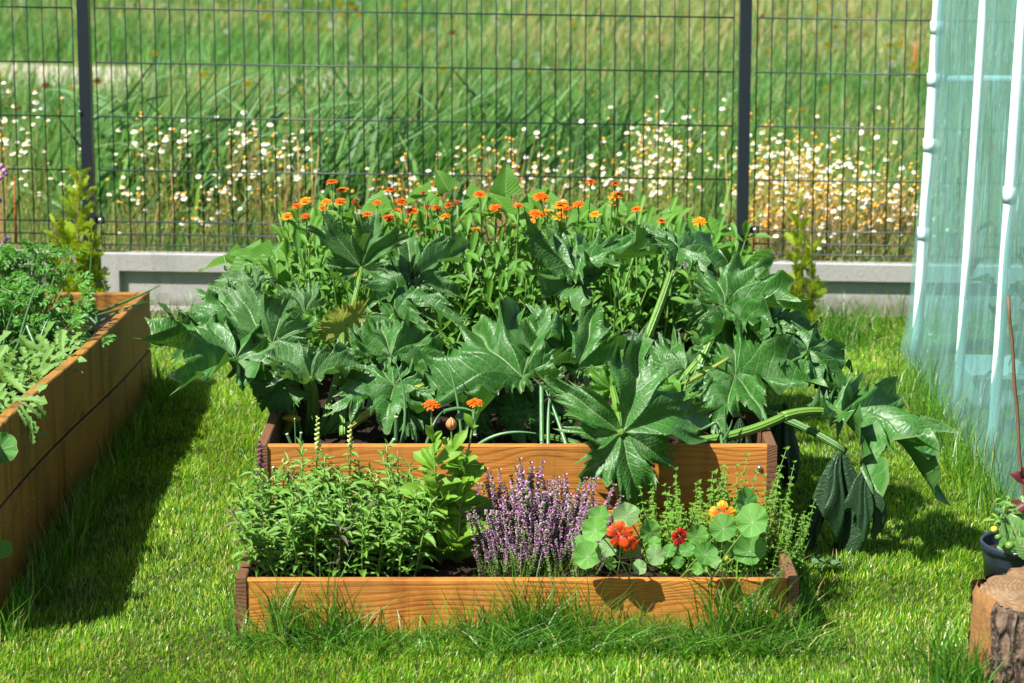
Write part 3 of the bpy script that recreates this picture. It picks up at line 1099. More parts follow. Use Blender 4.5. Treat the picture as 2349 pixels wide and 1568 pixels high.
def wilted_leaf(L, W, seed, mat):
    """a collapsed leaf hanging like a closed umbrella from the origin, down -Z"""
    rr = random.Random(seed)
    NT_, NS = 90, 16
    ph = np.linspace(0, 2 * math.pi, NT_)
    s = np.linspace(0, 1, NS)
    S, PH = np.meshgrid(s, ph, indexing='ij')
    a, b_, c_ = rr.uniform(0, 6), rr.uniform(0, 6), rr.uniform(0, 6)
    fold = 1 + 0.42 * np.sin(5 * PH + a + 0.8 * S) + 0.2 * np.sin(11 * PH + b_)
    rad = W * (0.05 + 0.95 * S ** 0.8) * fold * 0.55 * (1 - 0.25 * np.maximum(S - 0.8, 0) * 5)
    bot = L * (0.80 + 0.20 * np.sin(3 * PH + c_) + 0.05 * np.sin(13 * PH + a))
    X = rad * np.cos(PH) + 0.04 * W * np.sin(S * 7 + a)
    Y = rad * np.sin(PH) * 0.6
    Z = -S * bot + 0.05 * L * np.sin(PH * 2 + b_) * S
    V = np.stack([X, Y, Z], -1).reshape(-1, 3)
    faces = [(i * NT_ + j, i * NT_ + j + 1, (i + 1) * NT_ + j + 1, (i + 1) * NT_ + j) for i in range(NS - 1) for j in range(NT_ - 1)]
    me = bpy.data.meshes.new("wilted_leaf")
    me.from_pydata(V.tolist(), [], faces)
    me.materials.append(mat)
    me.polygons.foreach_set("use_smooth", [True] * len(me.polygons))
    k = 5
    dv = np.abs(((PH * k / (2 * math.pi)) % 1) - 0.5) * 0.8
    add_attrs(me, dict(px=(np.cos(PH) * S).ravel(), py=(np.sin(PH) * S).ravel(), vt=S.ravel(), vl=(dv * S).ravel(), vs=(S * 0.9).ravel()))
    return me


SQ_BASE = [P(688, 985, 7.0), P(1235, 985, 7.05), P(1605, 1000, 7.0)]
sq = [thing("courgette_plant", "courgette plant on the long bed's side, whose stalks rise beside the yellowing leaf", "courgette plant", SQ_BASE[0], "courgette plants in the upper bed"),
      thing("courgette_plant", "middle courgette plant whose big silver veined leaf hangs over the wooden step", "courgette plant", SQ_BASE[1], "courgette plants in the upper bed"),
      thing("courgette_plant", "courgette plant sprawling over the bed's greenhouse side with a wilted leaf", "courgette plant", SQ_BASE[2], "courgette plants in the upper bed")]
UP = (0, -0.55, 0.8)
# plant, attach x y Y, tip x y dY, normal, scale, material, extra
LEAVES = [
    (0, 538, 831, 6.95, 322, 776, -0.04, (-0.05, -0.20, 0.97), 1.05, M_SQ, dict(pleat=0.42, droop=0.1, tip=0.0, ruf=0.08, lobes=(1, 0.95, 0.95, 0.8, 0.8, 0.5, 0.5))),
    (0, 545, 748, 7.15, 392, 690, 0.04, (-0.1, -0.38, 0.9), 1.05, M_SQ, dict(pleat=0.35)),
    (0, 624, 787, 7.05, 540, 672, 0.10, (-0.15, -0.85, 0.5), 1.2, M_SQ_PALE, dict(pleat=0.3, droop=0.0, tip=0.05, cut=0.5)),
    (0, 714, 867, 6.85, 690, 778, 0.16, (0.05, -0.6, 0.8), 0.95, M_SQ_PALE, dict(pleat=0.4, cup=0.3, lobes=(0.7, 0.9, 0.9, 0.8, 0.75, 0.4, 0.4))),
    (0, 786, 766, 7.15, 835, 680, 0.02, (-0.1, 0.9, 0.2), 1.15, M_SQ_YELLOW, dict(pleat=0.05, cut=0.4, ruf=0.05)),
    (0, 829, 614, 7.35, 862, 470, 0.06, (-0.1, -0.85, 0.4), 1.0, M_SQ_PALE, dict(pleat=0.4, droop=-0.05, tip=0.0, lobes=(1, 0.9, 0.85, 0.55, 0.5, 0.2, 0.2), cup=0.35)),
    (0, 946, 648, 7.35, 1045, 560, 0.06, (-0.1, -0.75, 0.6), 1.25, M_SQ_PALE, dict(pleat=0.35, droop=0.2)),
    (0, 904, 722, 7.15, 1020, 672, -0.02, (0, -0.32, 0.95), 1.05, M_SQ, dict(pleat=0.35, cut=0.5)),
    (0, 935, 668, 7.28, 822, 622, 0.0, (0, -0.3, 0.95), 1.0, M_SQ, dict(pleat=0.4)),
    (0, 897, 823, 6.95, 1000, 738, 0.12, (0.1, -0.55, 0.8), 1.0, M_SQ, dict(pleat=0.35, cup=0.15)),
    (0, 650, 880, 6.95, 522, 872, -0.04, (0, 0.55, -0.6), 1.0, M_SQ, dict(pleat=0.2, cut=0.4)),
    (0, 905, 885, 6.85, 765, 940, -0.10, (0, -0.4, 0.92), 1.1, M_SQ, dict(pleat=0.25, cut=0.5)),
    (0, 935, 935, 6.80, 945, 1020, -0.06, (0, -0.95, 0.3), 1.0, M_SQ, dict(cut=0.4)),
    (0, 590, 655, 7.45, 520, 628, 0.0, (0, -0.6, 0.8), 1.2, M_SQ_PALE, {}),
    (0, 560, 700, 7.3, 470, 660, 0.04, (-0.1, -0.45, 0.9), 1.1, M_SQ, dict(pleat=0.3)),
    (0, 700, 720, 7.3, 650, 660, 0.08, (0, -0.6, 0.8), 1.0, M_SQ_PALE, dict(pleat=0.35, cup=0.2)),
    (0, 850, 830, 7.0, 800, 770, 0.08, (0.1, -0.5, 0.85), 1.0, M_SQ, dict(pleat=0.35)),
    (2, 1640, 900, 6.9, 1580, 850, 0.06, (0, -0.5, 0.85), 0.9, M_SQ, dict(pleat=0.3)),
    (2, 1850, 860, 6.95, 1945, 900, -0.03, (0.2, -0.4, 0.9), 1.1, M_SQ, dict(pleat=0.3, droop=0.2)),
    (1, 1200, 869, 6.82, 1062, 768, 0.20, (-0.1, -0.62, 0.78), 1.25, M_SQ, dict(pleat=0.34, lobes=(1, 0.95, 1.2, 0.45, 0.75, 0.3, 0.35), droop=0.1, cup=0.08)),
    (1, 1322, 854, 6.92, 1235, 712, 0.14, (-0.05, -0.66, 0.74), 1.05, M_SQ, dict(pleat=0.4, droop=0.0, cup=0.15, lobes=(1, 0.95, 0.9, 0.72, 0.5, 0.25, 0.25))),
    (1, 1328, 632, 7.3, 1165, 535, -0.02, (-0.1, 0.45, -0.8), 1.0, M_SQ, dict(pleat=0.3, droop=0.25, lobes=(1, 0.8, 0.85, 0.6, 0.65, 0.2, 0.2))),
    (1, 1322, 625, 7.32, 1495, 530, 0.10, (0.0, -0.08, 1.0), 1.0, M_SQ, dict(pleat=0.3, droop=0.2, tip=0.1, lobes=(1, 0.5, 0.8, 0.35, 0.6, 0.2, 0.3))),
    (1, 1480, 790, 7.25, 1388, 768, 0.0, (0, -0.2, 1), 1.0, M_SQ_WILT_SHADE, {}),  # shade on this unwilted leaf is put into its dark colour
    (1, 1240, 925, 6.9, 1140, 962, -0.08, (0, -0.5, 0.85), 1.0, M_SQ, {}),
    (1, 1180, 950, 6.8, 1215, 1018, -0.05, (0, -0.9, 0.4), 0.9, M_SQ, {}),
    (1, 1427, 994, 6.47, 1468, 1168, -0.055, (0.02, -0.8, 0.6), 1.42, M_SQ, dict(pleat=0.20, droop=0.16, tip=0.2, cut=0.6, lobes=(1.0, 0.62, 0.85, 0.62, 1.05, 1.05, 1.05))),
    (2, 1556, 577, 7.3, 1700, 600, -0.03, (0.15, -0.35, 0.92), 1.25, M_SQ, dict(pleat=0.3, droop=0.35, tip=0.3, lobes=(1, 0.75, 0.95, 0.42, 0.75, 0.3, 0.6))),
    (2, 1552, 574, 7.32, 1490, 520, 0.05, (-0.2, -0.1, 1.0), 1.1, M_SQ, dict(pleat=0.3)),
    (2, 1665, 708, 7.12, 1868, 676, -0.06, (-0.1, -0.52, 0.85), 1.05, M_SQ, dict(pleat=0.38, droop=0.0, lobes=(1, 0.72, 0.85, 0.6, 0.6, 0.3, 0.35))),
    (2, 1650, 690, 7.2, 1590, 768, -0.02, (0.3, 0.75, 0.15), 1.1, M_SQ_PALE, dict(cut=0.3, pleat=0.1)),
    (2, 1688, 866, 6.92, 1872, 838, -0.08, (0.0, -0.55, 0.84), 1.15, M_SQ, dict(pleat=0.35, lobes=(1, 0.95, 0.95, 0.85, 0.8, 0.6, 0.6))),
    (2, 1690, 850, 7.02, 1825, 752, 0.06, (0.0, -0.6, 0.8), 1.1, M_SQ, dict(pleat=0.35, cup=0.15)),
    (2, 1780, 735, 7.08, 1902, 792, -0.06, (0.2, -0.35, 0.92), 1.05, M_SQ, dict(droop=0.4, pleat=0.3)),
    (2, 1850, 808, 6.98, 1982, 905, -0.06, (0.3, -0.3, 0.9), 1.05, M_SQ, dict(droop=0.35, pleat=0.3)),
    (2, 1932, 950, 6.78, 2178, 1080, -0.10, (0.25, -0.22, 0.95), 1.15, M_SQ, dict(pleat=0.35, droop=0.14, tip=0.06, lobes=(1, 0.9, 0.72, 0.4, 0.5, 0.12, 0.12), cut=0.8)),
    (2, 1572, 852, 7.05, 1432, 806, 0.06, (0, -0.45, 0.88), 1.1, M_SQ, dict(pleat=0.25, cut=0.5)),
    (2, 1580, 905, 6.95, 1690, 880, 0.0, (0, -0.6, 0.8), 0.9, M_SQ, {}),
    (1, 1402, 893, 6.82, 1395, 822, 0.05, (0, -0.8, 0.5), 1.1, M_SQ_YOUNG, dict(pleat=0.4, ruf=0.14)),
    (2, 1560, 908, 6.8, 1490, 885, -0.02, (0, -0.6, 0.8), 1.0, M_SQ_YOUNG, dict(pleat=0.4, ruf=0.14)),
    (1, 1420, 960, 6.6, 1425, 905, 0.03, (0, -0.8, 0.5), 1.0, M_SQ_YOUNG, dict(pleat=0.4, ruf=0.14)),
    (0, 742, 770, 7.2, 735, 690, 0.05, (0, -0.8, 0.5), 1.0, M_SQ_YOUNG, dict(pleat=0.4, ruf=0.16)),
    (0, 745, 840, 7.0, 740, 775, 0.03, (0.2, -0.8, 0.5), 0.9, M_SQ_YOUNG, dict(pleat=0.4, ruf=0.16)),
    (1, 1090, 885, 7.0, 1040, 850, 0.0, (0, -0.6, 0.8), 1.2, M_SQ, {}),
    (1, 1080, 930, 6.85, 1120, 990, -0.05, (0, -0.7, 0.7), 1.1, M_SQ, {}),
]
for i, (pl, ax, ay, aY, tx, ty, dY, nh, sc, mat, kw) in enumerate(LEAVES):
    A, T = P(ax, ay, aY), P(tx, ty, aY + dY)
    L = (T - A).length * (0.35 + 0.60 * sc) * 1.02
    d = (T - A)
    lf = obj("leaf", squash_leaf(L, 100 + i, mat, **kw), sq[pl], frame(A, d, nh))
    if mat is M_SQ_YELLOW:
        lf["label"] = "yellowing backlit leaf"
# stalks: start (plant base or a sheet point), bend, end, thickness
def stalk(pl, pts, r, mat=M_STALK, name="stalk", n=14):
    pts = [Vector(p) for p in pts]
    if len(pts) == 3:
        path = bez(pts[0], pts[1], pts[2], n)
    else:
        path = [pts[0].lerp(pts[1], k / n) for k in range(n + 1)]
    rad = [r * 1.1 * (1.12 - 0.32 * k / n) for k in range(n + 1)]
    b = MB()
    b.tube(path, rad, 10)
    return obj(name, b.build(name, mat), sq[pl])


def Bp(pl, dx=0, dy=0):
    return SQ_BASE[pl] + Vector((dx, dy, -0.02))


stalk(0, (Bp(0, -0.03), P(640, 945, 6.97), P(538, 831, 6.95)), 0.0085, M_STALK_DARK)
stalk(0, (Bp(0, -0.05, -0.02), P(690, 960, 6.95), P(645, 868, 7.0)), 0.010, M_STALK_YEL)
stalk(0, (Bp(0, 0.0), P(675, 950, 7.0), P(624, 787, 7.05)), 0.009)
stalk(0, (Bp(0, 0.03), P(735, 930, 6.9), P(714, 867, 6.85)), 0.009)
stalk(0, (P(787, 1000, 6.85), P(786, 930, 6.9), P(786, 766, 7.15)), 0.0085)
stalk(0, (P(800, 980, 6.8), P(860, 930, 6.8), P(972, 885, 6.85)), 0.010, M_STALK_YEL)
stalk(0, (Bp(0, 0.05), P(780, 860, 7.1), P(829, 614, 7.35)), 0.008)
stalk(0, (Bp(0, 0.06), P(860, 860, 7.1), P(905, 818, 6.98)), 0.009)
stalk(0, (Bp(0, 0.08), P(900, 800, 7.2), P(946, 648, 7.35)), 0.008)
stalk(0, (Bp(0, 0.06), P(830, 850, 7.1), P(904, 722, 7.15)), 0.008)
stalk(0, (Bp(0, -0.04), P(600, 900, 7.1), P(545, 748, 7.15)), 0.008, M_STALK_DARK)
stalk(0, (Bp(0, 0.02), P(720, 920, 6.95), P(700, 880, 6.95)), 0.009)
stalk(1, (Bp(1), P(1230, 935, 6.9), P(1200, 869, 6.82)), 0.010, M_STALK_DARK)
stalk(1, (Bp(1, 0.03), P(1290, 900, 6.95), P(1322, 854, 6.92)), 0.010)
stalk(1, (P(1352, 770, 7.25), P(1345, 720, 7.3), P(1326, 632, 7.3)), 0.0095)
stalk(1, (Bp(1, 0.06), P(1360, 900, 7.15), P(1352, 770, 7.25)), 0.0105)
stalk(1, (Bp(1, 0.12), P(1400, 960, 6.7), P(1427, 994, 6.47)), 0.011, M_STALK)
stalk(1, (Bp(1, 0.02), P(1290, 930, 6.85), P(1345, 965, 6.7)), 0.011, M_STALK_DARK)
stalk(1, (P(1422, 985, 6.5), P(1418, 940, 6.65), P(1405, 890, 6.82)), 0.010)
stalk(1, (Bp(1, -0.02), P(1280, 1000, 6.6), P(1330, 1022, 6.62)), 0.009, M_STALK_DARK)
stalk(2, (Bp(2, -0.06), P(1450, 880, 7.1), P(1487, 770, 7.25)), 0.0115)
stalk(2, (P(1482, 782, 7.24), P(1525, 680, 7.28), P(1557, 572, 7.3)), 0.0105)
stalk(2, (Bp(2, -0.05), P(1575, 870, 7.0), P(1655, 738, 7.12)), 0.013)
stalk(2, (P(1475, 990, 6.95), P(1545, 900, 7.0), P(1600, 832, 7.05)), 0.013)
stalk(2, (P(1572, 1035, 6.85), P(1625, 955, 6.85), P(1688, 868, 6.92)), 0.0115)
stalk(2, (P(1560, 1018, 6.62), P(1690, 1010, 6.66), P(1800, 955, 6.72)), 0.0125)
stalk(2, (P(1795, 957, 6.72), P(1860, 935, 6.76), P(1935, 952, 6.78)), 0.0115)
stalk(2, (P(1935, 952, 6.78), P(2040, 975, 6.74), P(2110, 1050, 6.7)), 0.0085)
stalk(2, (P(1640, 930, 6.88), P(1780, 930, 6.85), P(1940, 1036, 6.72)), 0.0105, M_STALK_DARK)
stalk(2, (P(1640, 945, 6.9), P(1700, 940, 6.9), P(1795, 935, 6.9)), 0.010, M_STALK_DARK)
stalk(2, (Bp(2), P(1640, 900, 7.1), P(1780, 735, 7.08)), 0.009)
stalk(2, (P(1505, 915, 6.8), P(1560, 890, 6.9), P(1672, 822, 6.95)), 0.0055, M_STALK_YEL)
w1 = obj("wilted_leaf", wilted_leaf(0.285, 0.155, 5, M_SQ_WILT_SHADE), sq[2], Matrix.Translation(P(1932, 1036, 6.72)) @ Matrix.Rotation(0.06, 4, 'Y'))
w1["label"] = "dark wilted leaf hanging over the lawn"
w2 = obj("wilted_leaf", wilted_leaf(0.19, 0.085, 9, M_SQ_WILT_SHADE), sq[2], Matrix.Translation(P(1990, 1070, 6.68)))
w3 = obj("wilted_leaf", wilted_leaf(0.25, 0.075, 14, M_SQ_WILT_SHADE), sq[2], Matrix.Translation(P(1797, 925, 6.95)))
w4 = obj("wilted_leaf", wilted_leaf(0.13, 0.06, 19, M_SQ_WILT_SHADE), sq[2], Matrix.Translation(P(1700, 960, 6.75)))
# a withered scrap lying on the lawn under it
g_ = G(1895, 1322)
tag(obj("withered_leaf", squash_leaf(0.055, 77, M_SQ_PALE, cut=0.3, ruf=0.1), None, Matrix.Translation(g_ + Vector((0, 0, 0.035)))),
    "small withered grey green leaf lying on the shaded lawn beside the bed", "leaf")


def spindle(L, r, sides=12, n=9, ribs=0.0):
    b = MB()
    vv, ff, uv = [], [], []
    for i in range(n + 1):
        t = i / n
        rad = r * max(0.04, math.sin(math.pi * min(1, t * 0.92 + 0.08)) ** 0.8)
        for k in range(sides):
            a = 2 * math.pi * k / sides
            rr_ = rad * (1 + ribs * (k % 2))
            vv.append((rr_ * math.cos(a), L * t, rr_ * math.sin(a)))
            uv.append((k / sides, t))
    for i in range(n):
        for k in range(sides):
            ff.append((i * sides + k, i * sides + (k + 1) % sides, (i + 1) * sides + (k + 1) % sides, (i + 1) * sides + k))
    b.add(vv, ff, 0, uv)
    return b


M_BUD = stalk_mat("courgette_bud", (0.55, 0.50, 0.06), (0.18, 0.34, 0.03))
bd = spindle(0.072, 0.0125, 14, 9, -0.16).build("flower_bud", M_BUD)
obj("flower_bud", bd, sq[1], frame(P(1466, 910, 6.72), (0.0, 0.02, 1), (0, -1, 0)))
obj("flower_bud", bd, sq[0], scaled(frame(P(845, 912, 6.9), (0.1, 0.02, 1), (0, -1, 0)), 0.7))
M_PETALY = leaf_mat("courgette_petal", (0.8, 0.55, 0.06), (0.85, 0.6, 0.1), (0.9, 0.6, 0.05), 0.4)
obj("shrivelled_flower", spindle(0.05, 0.012, 10, 7, -0.3).build("shrivelled_flower", M_PETALY), sq[0], frame(P(690, 962, 6.93), (-1, -0.2, 0.1), (0, 0, 1)))
obj("shrivelled_flower", spindle(0.05, 0.010, 10, 7, -0.3).build("shrivelled_flower", M_PETALY), sq[1], frame(P(1400, 958, 6.72), (-1, -0.2, -0.4), (0, 0, 1)))

# ------------------------------------------------------------------ leaf templates shared by the smaller plants
oblong = lambda t: (max(0.05, (t / 0.62)) ** 0.75 if t < 0.62 else math.sqrt(max(0, 1 - ((t - 0.62) / 0.38) ** 2)) * 0.98 + 0.02)
lance = lambda t: max(0.03, math.sin(math.pi * min(1, t ** 0.8)) ** 0.9)
heart = lambda t: max(0.02, (1 - t) ** 0.72 * min(1, (t / 0.10)) ** 0.5 * 1.3) if t > 0 else 0.05
M_CAL = leaf_mat("calendula_leaf", (0.055, 0.185, 0.014), (0.12, 0.30, 0.028), (0.28, 0.55, 0.05), 0.35, 0.5, 0.4, (0.22, 0.36, 0.1))
M_CAL_Y = leaf_mat("young_calendula_leaf", (0.12, 0.29, 0.018), (0.20, 0.39, 0.035), (0.42, 0.62, 0.05), 0.35, 0.5, 0.35, (0.26, 0.42, 0.1))
M_BEAN = leaf_mat("bean_leaf", (0.050, 0.165, 0.015), (0.11, 0.27, 0.028), (0.36, 0.62, 0.06), 0.4, 0.5, 0.35, (0.22, 0.40, 0.09), 9)
M_SNAP = leaf_mat("snapdragon_leaf", (0.085, 0.23, 0.022), (0.16, 0.33, 0.035), (0.28, 0.5, 0.05), 0.28, 0.42, 0.45, (0.16, 0.32, 0.08))
M_SNAP_P = leaf_mat("purple_snapdragon_leaf", (0.075, 0.07, 0.06), (0.11, 0.13, 0.055), (0.2, 0.2, 0.08), 0.25, 0.45, 0.4, (0.12, 0.1, 0.07))
M_GSTEM = plain_mat("green_stem", (0.14, 0.27, 0.05), 0.5, 0.4)
M_RSTEM = plain_mat("reddish_stem", (0.2, 0.16, 0.07), 0.5, 0.4)
CAL_L = [leaf_mesh("leaf", M_CAL, 0.30, oblong, 6, 0.28, c, 0.02, s) for s, c in ((1, 0.15), (2, 0.35), (3, 0.55), (4, -0.15))]
CALY_L = [leaf_mesh("leaf", M_CAL_Y, 0.46, oblong, 6, 0.25, c, 0.025, s) for s, c in ((1, 0.15), (2, 0.35), (3, 0.5))]
BEAN_L = [leaf_mesh("leaf", M_BEAN, 0.86, heart, 8, 0.18, c, 0.03, s) for s, c in ((1, 0.25), (2, 0.45), (3, 0.1))]
SNAP_L = [leaf_mesh("leaf", M_SNAP, w_, lance, 5, 0.35, c, 0.0, s) for s, c, w_ in ((1, 0.2, 0.24), (2, 0.45, 0.27), (3, 0.1, 0.22), (4, 0.3, 0.4))]
SNAPP_L = [leaf_mesh("leaf", M_SNAP_P, 0.22, lance, 5, 0.35, c, 0.0, s) for s, c in ((1, 0.2), (2, 0.4))]


def rnd_dir(az, el):
    return Vector((math.cos(az) * math.cos(el), math.sin(az) * math.cos(el), math.sin(el)))


# ------------------------------------------------------------------ calendula flowers
def flower_mat(name, inner, outer):
    m, nt, out = new_mat(name)
    t = NT(nt)
    tc = t.n("ShaderNodeTexCoord")
    s = t.n("ShaderNodeSeparateXYZ")
    nt.links.new(tc.outputs['UV'], s.inputs[0])
    rnd = t.n("ShaderNodeObjectInfo").outputs['Random']
    c = t.mix(t.step(s.outputs[1], 0.25, 1.0), inner, outer)
    c = t.mix(t.math('MULTIPLY', rnd, 0.35), c, mul(inner, 0.85))
    c = t.mix(t.math('MULTIPLY', t.noise(tc.outputs['Object'], 400, 2), 0.3), c, mul(outer, 0.7))
    nt.links.new(t.mixs(0.3, t.principled(c, 0.5, 0.3), t.translucent(c)), out.inputs[0])
    return m


FM = {'y': flower_mat("golden_petal", (0.66, 0.09, 0.005), (0.94, 0.38, 0.008)),
      'o': flower_mat("orange_petal", (0.52, 0.04, 0.004), (0.90, 0.22, 0.006)),
      'r': flower_mat("red_petal", (0.72, 0.065, 0.006), (0.86, 0.17, 0.006)),
      'd': flower_mat("dark_red_petal", (0.40, 0.018, 0.012), (0.60, 0.05, 0.01))}
M_DISC = plain_mat("calendula_disc", (0.26, 0.055, 0.018), 0.7, 0.2, 0, 0.4, 300)
M_SEPAL = plain_mat("flower_cup", (0.15, 0.24, 0.06), 0.55, 0.3)


def bloom(kind, seed, double=True, cone=0.15):
    """unit-diameter daisy-like bloom, axis +Z"""
    rr = random.Random(seed)
    b = MB()
    rings = [(0.5, 19, cone, 0.0), (0.40, 16, cone + 0.25, 0.018)] + ([(0.28, 12, cone + 0.5, 0.035), (0.19, 10, 0.8, 0.045)] if double else [])
    for (rad, n, el, z0) in rings:
        for k in range(n):
            a = 2 * math.pi * (k + rr.uniform(-0.3, 0.3)) / n
            e = el + rr.uniform(-0.18, 0.2)
            L = rad * rr.uniform(0.85, 1.08)
            W = 0.10
            v, uv = [], []
            for i, (t, w_) in enumerate(((0.1, 0.4), (0.45, 0.9), (0.85, 1.0), (1.0, 0.55))):
                rr_ = L * t
                zz = z0 + rr_ * math.sin(e) - 0.28 * L * t * t
                for q in (-1, 1):
                    v.append(Matrix.Rotation(a, 4, 'Z') @ Vector((rr_ * math.cos(e), q * W * w_ * 0.5, zz)))
                    uv.append((0.5 + q * 0.5, t))
            b.add(v, [(0, 2, 3, 1), (2, 4, 5, 3), (4, 6, 7, 5)], 0, uv)
    return b.build("petals", FM[kind])


def disc_mesh(r=0.12, h=0.05):
    b = MB()
    vv = [(0, 0, 0.03 + h)]
    for i, (q, z) in enumerate(((0.5, 0.03 + h * 0.9), (1.0, 0.03 + h * 0.45), (1.0, 0.0))):
        for k in range(10):
            a = k * math.pi / 5
            vv.append((q * r * math.cos(a), q * r * math.sin(a), z))
    ff = [(0, 1 + k, 1 + (k + 1) % 10) for k in range(10)]
    for i in range(2):
        ff += [(1 + i * 10 + k, 11 + i * 10 + k, 11 + i * 10 + (k + 1) % 10, 1 + i * 10 + (k + 1) % 10) for k in range(10)]
    b.add(vv, ff)
    return b.build("flower_disc", M_DISC)


def cup_mesh():
    b = MB()
    b.tube([(0, 0, -0.22), (0, 0, -0.14), (0, 0, -0.05), (0, 0, 0.01)], [0.03, 0.11, 0.17, 0.15], 10)
    return b.build("flower_cup", M_SEPAL)


BLOOM = {k: [bloom(k, s, True) for s in (1, 2)] for k in 'yord'}
DISC, CUP = disc_mesh(), cup_mesh()


def calendula_head(parent, c, dia, kind, axis=None):
    ax = (Vector((R.uniform(-0.25, 0.1), R.uniform(-0.45, 0.0), 1)) if axis is None else Vector(axis)).normalized()
    M = frame(c, ax.orthogonal(), ax) @ Matrix.Rotation(R.uniform(0, 6), 4, 'Z')
    M = scaled(M, dia)
    hd = obj("flower_head", R.choice(BLOOM[kind]), parent, M)
    obj("flower_disc", DISC, hd, M)
    obj("flower_cup", CUP, hd, M)
    return hd


def stem_mesh(name, path, r0, r1, mat, sides=6):
    b = MB()
    n = len(path)
    b.tube(path, [r0 + (r1 - r0) * i / (n - 1) for i in range(n)], sides)
    return b.build(name, mat)


Z1 = lambda x, y: (717 + 0.3812 * x, 0.3812 * y)
HEADS = [(115, 1095, 42, 'o'), (175, 1145, 50, 'y'), (85, 1215, 40, 'y'), (165, 1212, 42, 'o'), (60, 1252, 32, 'o'), (265, 1252, 30, 'y'), (-45, 1208, 42, 'y'), (-150, 1300, 47, 'y'),
         (475, 1142, 40, 'o'), (535, 1212, 50, 'r'), (455, 1315, 66, 'o'), (600, 1272, 52, 'r'), (745, 1250, 44, 'r'), (595, 1335, 46, 'o'), (797, 1302, 40, 'y'), (665, 1160, 26, 'd'), (690, 1245, 28, 'd'),
         (1005, 1170, 46, 'r'), (870, 1215, 20, 'd'), (985, 1388, 50, 'o'), (1375, 1185, 56, 'o'), (1495, 1232, 56, 'y'), (1530, 1256, 40, 'r'), (1345, 1288, 52, 'o'), (1410, 1280, 48, 'y'), (1490, 1300, 56, 'y'),
         (1675, 1095, 44, 'r'), (1820, 1105, 40, 'o'), (1830, 1178, 62, 'y'), (1815, 1228, 34, 'y'), (250, 1215, 22, 'd'), (510, 1270, 36, 'o'), (1175, 1390, 34, 'y'), (1205, 1350, 26, 'r'),
         (2330, 1332, 52, 'y'), (330, 1290, 40, 'o'), (-95, 1240, 38, 'o'), (820, 1235, 40, 'o'), (925, 1330, 40, 'y'), (1100, 1250, 42, 'r'), (1240, 1240, 40, 'o'), (1600, 1230, 42, 'o'), (1700, 1290, 40, 'y'), (1950, 1260, 42, 'o'), (2100, 1330, 38, 'r'), (390, 1220, 36, 'r'), (-40, 1300, 36, 'r'), (745, 1375, 14, 'd'), (18, 1438, 22, 'r'), (247, 1652, 26, 'y'), (1320, 1335, 34, 'y')]
CAL_N = 15
cal_x = [P(655 + i * 68.0, 560, 8.05).x for i in range(CAL_N)]
cal_heads = [[] for _ in range(CAL_N)]
for (hx, hy, dp, kd) in HEADS:
    px, py = Z1(hx, hy)
    Yh = 7.84 + R.uniform(-0.08, 0.12) - 0.0012 * max(0, py - 480)
    c = P(px, py, Yh)
    i = min(range(CAL_N), key=lambda k: abs(cal_x[k] - c.x))
    cal_heads[i].append((c, dp * 0.3812 / 745 * 1.85, kd))
ORD = ["first", "second", "third", "fourth", "fifth", "sixth", "seventh", "eighth", "ninth", "tenth", "eleventh", "twelfth", "thirteenth", "fourteenth", "fifteenth", "sixteenth", "seventeenth", "eighteenth", "nineteenth", "twentieth"]
SZ = zt - 0.075
for i in range(CAL_N):
    hs_ = cal_heads[i]
    base = Vector((cal_x[i] * 0.985 + R.uniform(-0.02, 0.02), 8.02 + R.uniform(-0.14, 0.16), SZ))
    cw = {'y': 'golden', 'o': 'orange', 'r': 'red orange', 'd': 'dark red'}
    desc = "leafy calendula without open bloom" if not hs_ else f"leafy calendula with {len(hs_)} {cw[hs_[0][2]]} bloom{'s' if len(hs_) > 1 else ''}"
    pl = thing("calendula_plant", f"{desc}, {ORD[i]} along the row from the long bed", "calendula", base, "calendulas behind the courgettes")
    for (c, dia, kd) in hs_:
        calendula_head(pl, c, dia, kd)
        bot = base + Vector((R.uniform(-0.04, 0.04), R.uniform(-0.04, 0.04), 0))
        ctrl = (bot + c) / 2 + Vector((R.uniform(-0.02, 0.02), R.uniform(-0.02, 0.02), 0.05))
        obj("stem", stem_mesh("stem", bez(bot, ctrl, c - Vector((0, 0, dia * 0.12)), 7), 0.0042, 0.0024, M_GSTEM), pl)
        for k in range(5):
            f = 0.45 + 0.11 * k
            q = bez(bot, ctrl, c, 20)[int(f * 20)]
            obj("leaf", R.choice(CAL_L), pl, scaled(frame(q, rnd_dir(R.uniform(0, 6.28), R.uniform(0.5, 1.25)), (0, -0.3, 1)), R.uniform(0.05, 0.085)))
    # leafy bulk: leafy shoots with upright spoon-shaped leaves
    for sh in range(19):
        a = R.uniform(0, 6.28)
        hh = R.uniform(0.16, 0.43)
        foot = base + Vector((R.uniform(-0.05, 0.05), R.uniform(-0.30, 0.10), 0))
        top = foot + Vector((0.10 * math.cos(a), 0.10 * math.sin(a) - 0.02, hh))
        path = bez(foot, (foot + top) / 2 + Vector((0, 0, 0.04)), top, 6)
        obj("stem", stem_mesh("stem", path, 0.0035, 0.002, M_GSTEM, 5), pl)
        for k in range(10):
            f = 0.25 + 0.75 * k / 9
            q = path[min(6, int(f * 6))]
            el = R.uniform(0.2, 1.2) if f < 0.9 else R.uniform(0.8, 1.5)
            obj("leaf", R.choice(CAL_L), pl, scaled(frame(q, rnd_dir(a * 0 + R.uniform(0, 6.28), el), (0, -0.4, 0.9)), R.uniform(0.05, 0.085)))
        if R.random() < 0.25:
            obj("bud", spindle(0.014, 0.006, 8, 5).build("bud", M_SEPAL), pl, frame(top, (0, 0, 1), (0, -1, 0)))

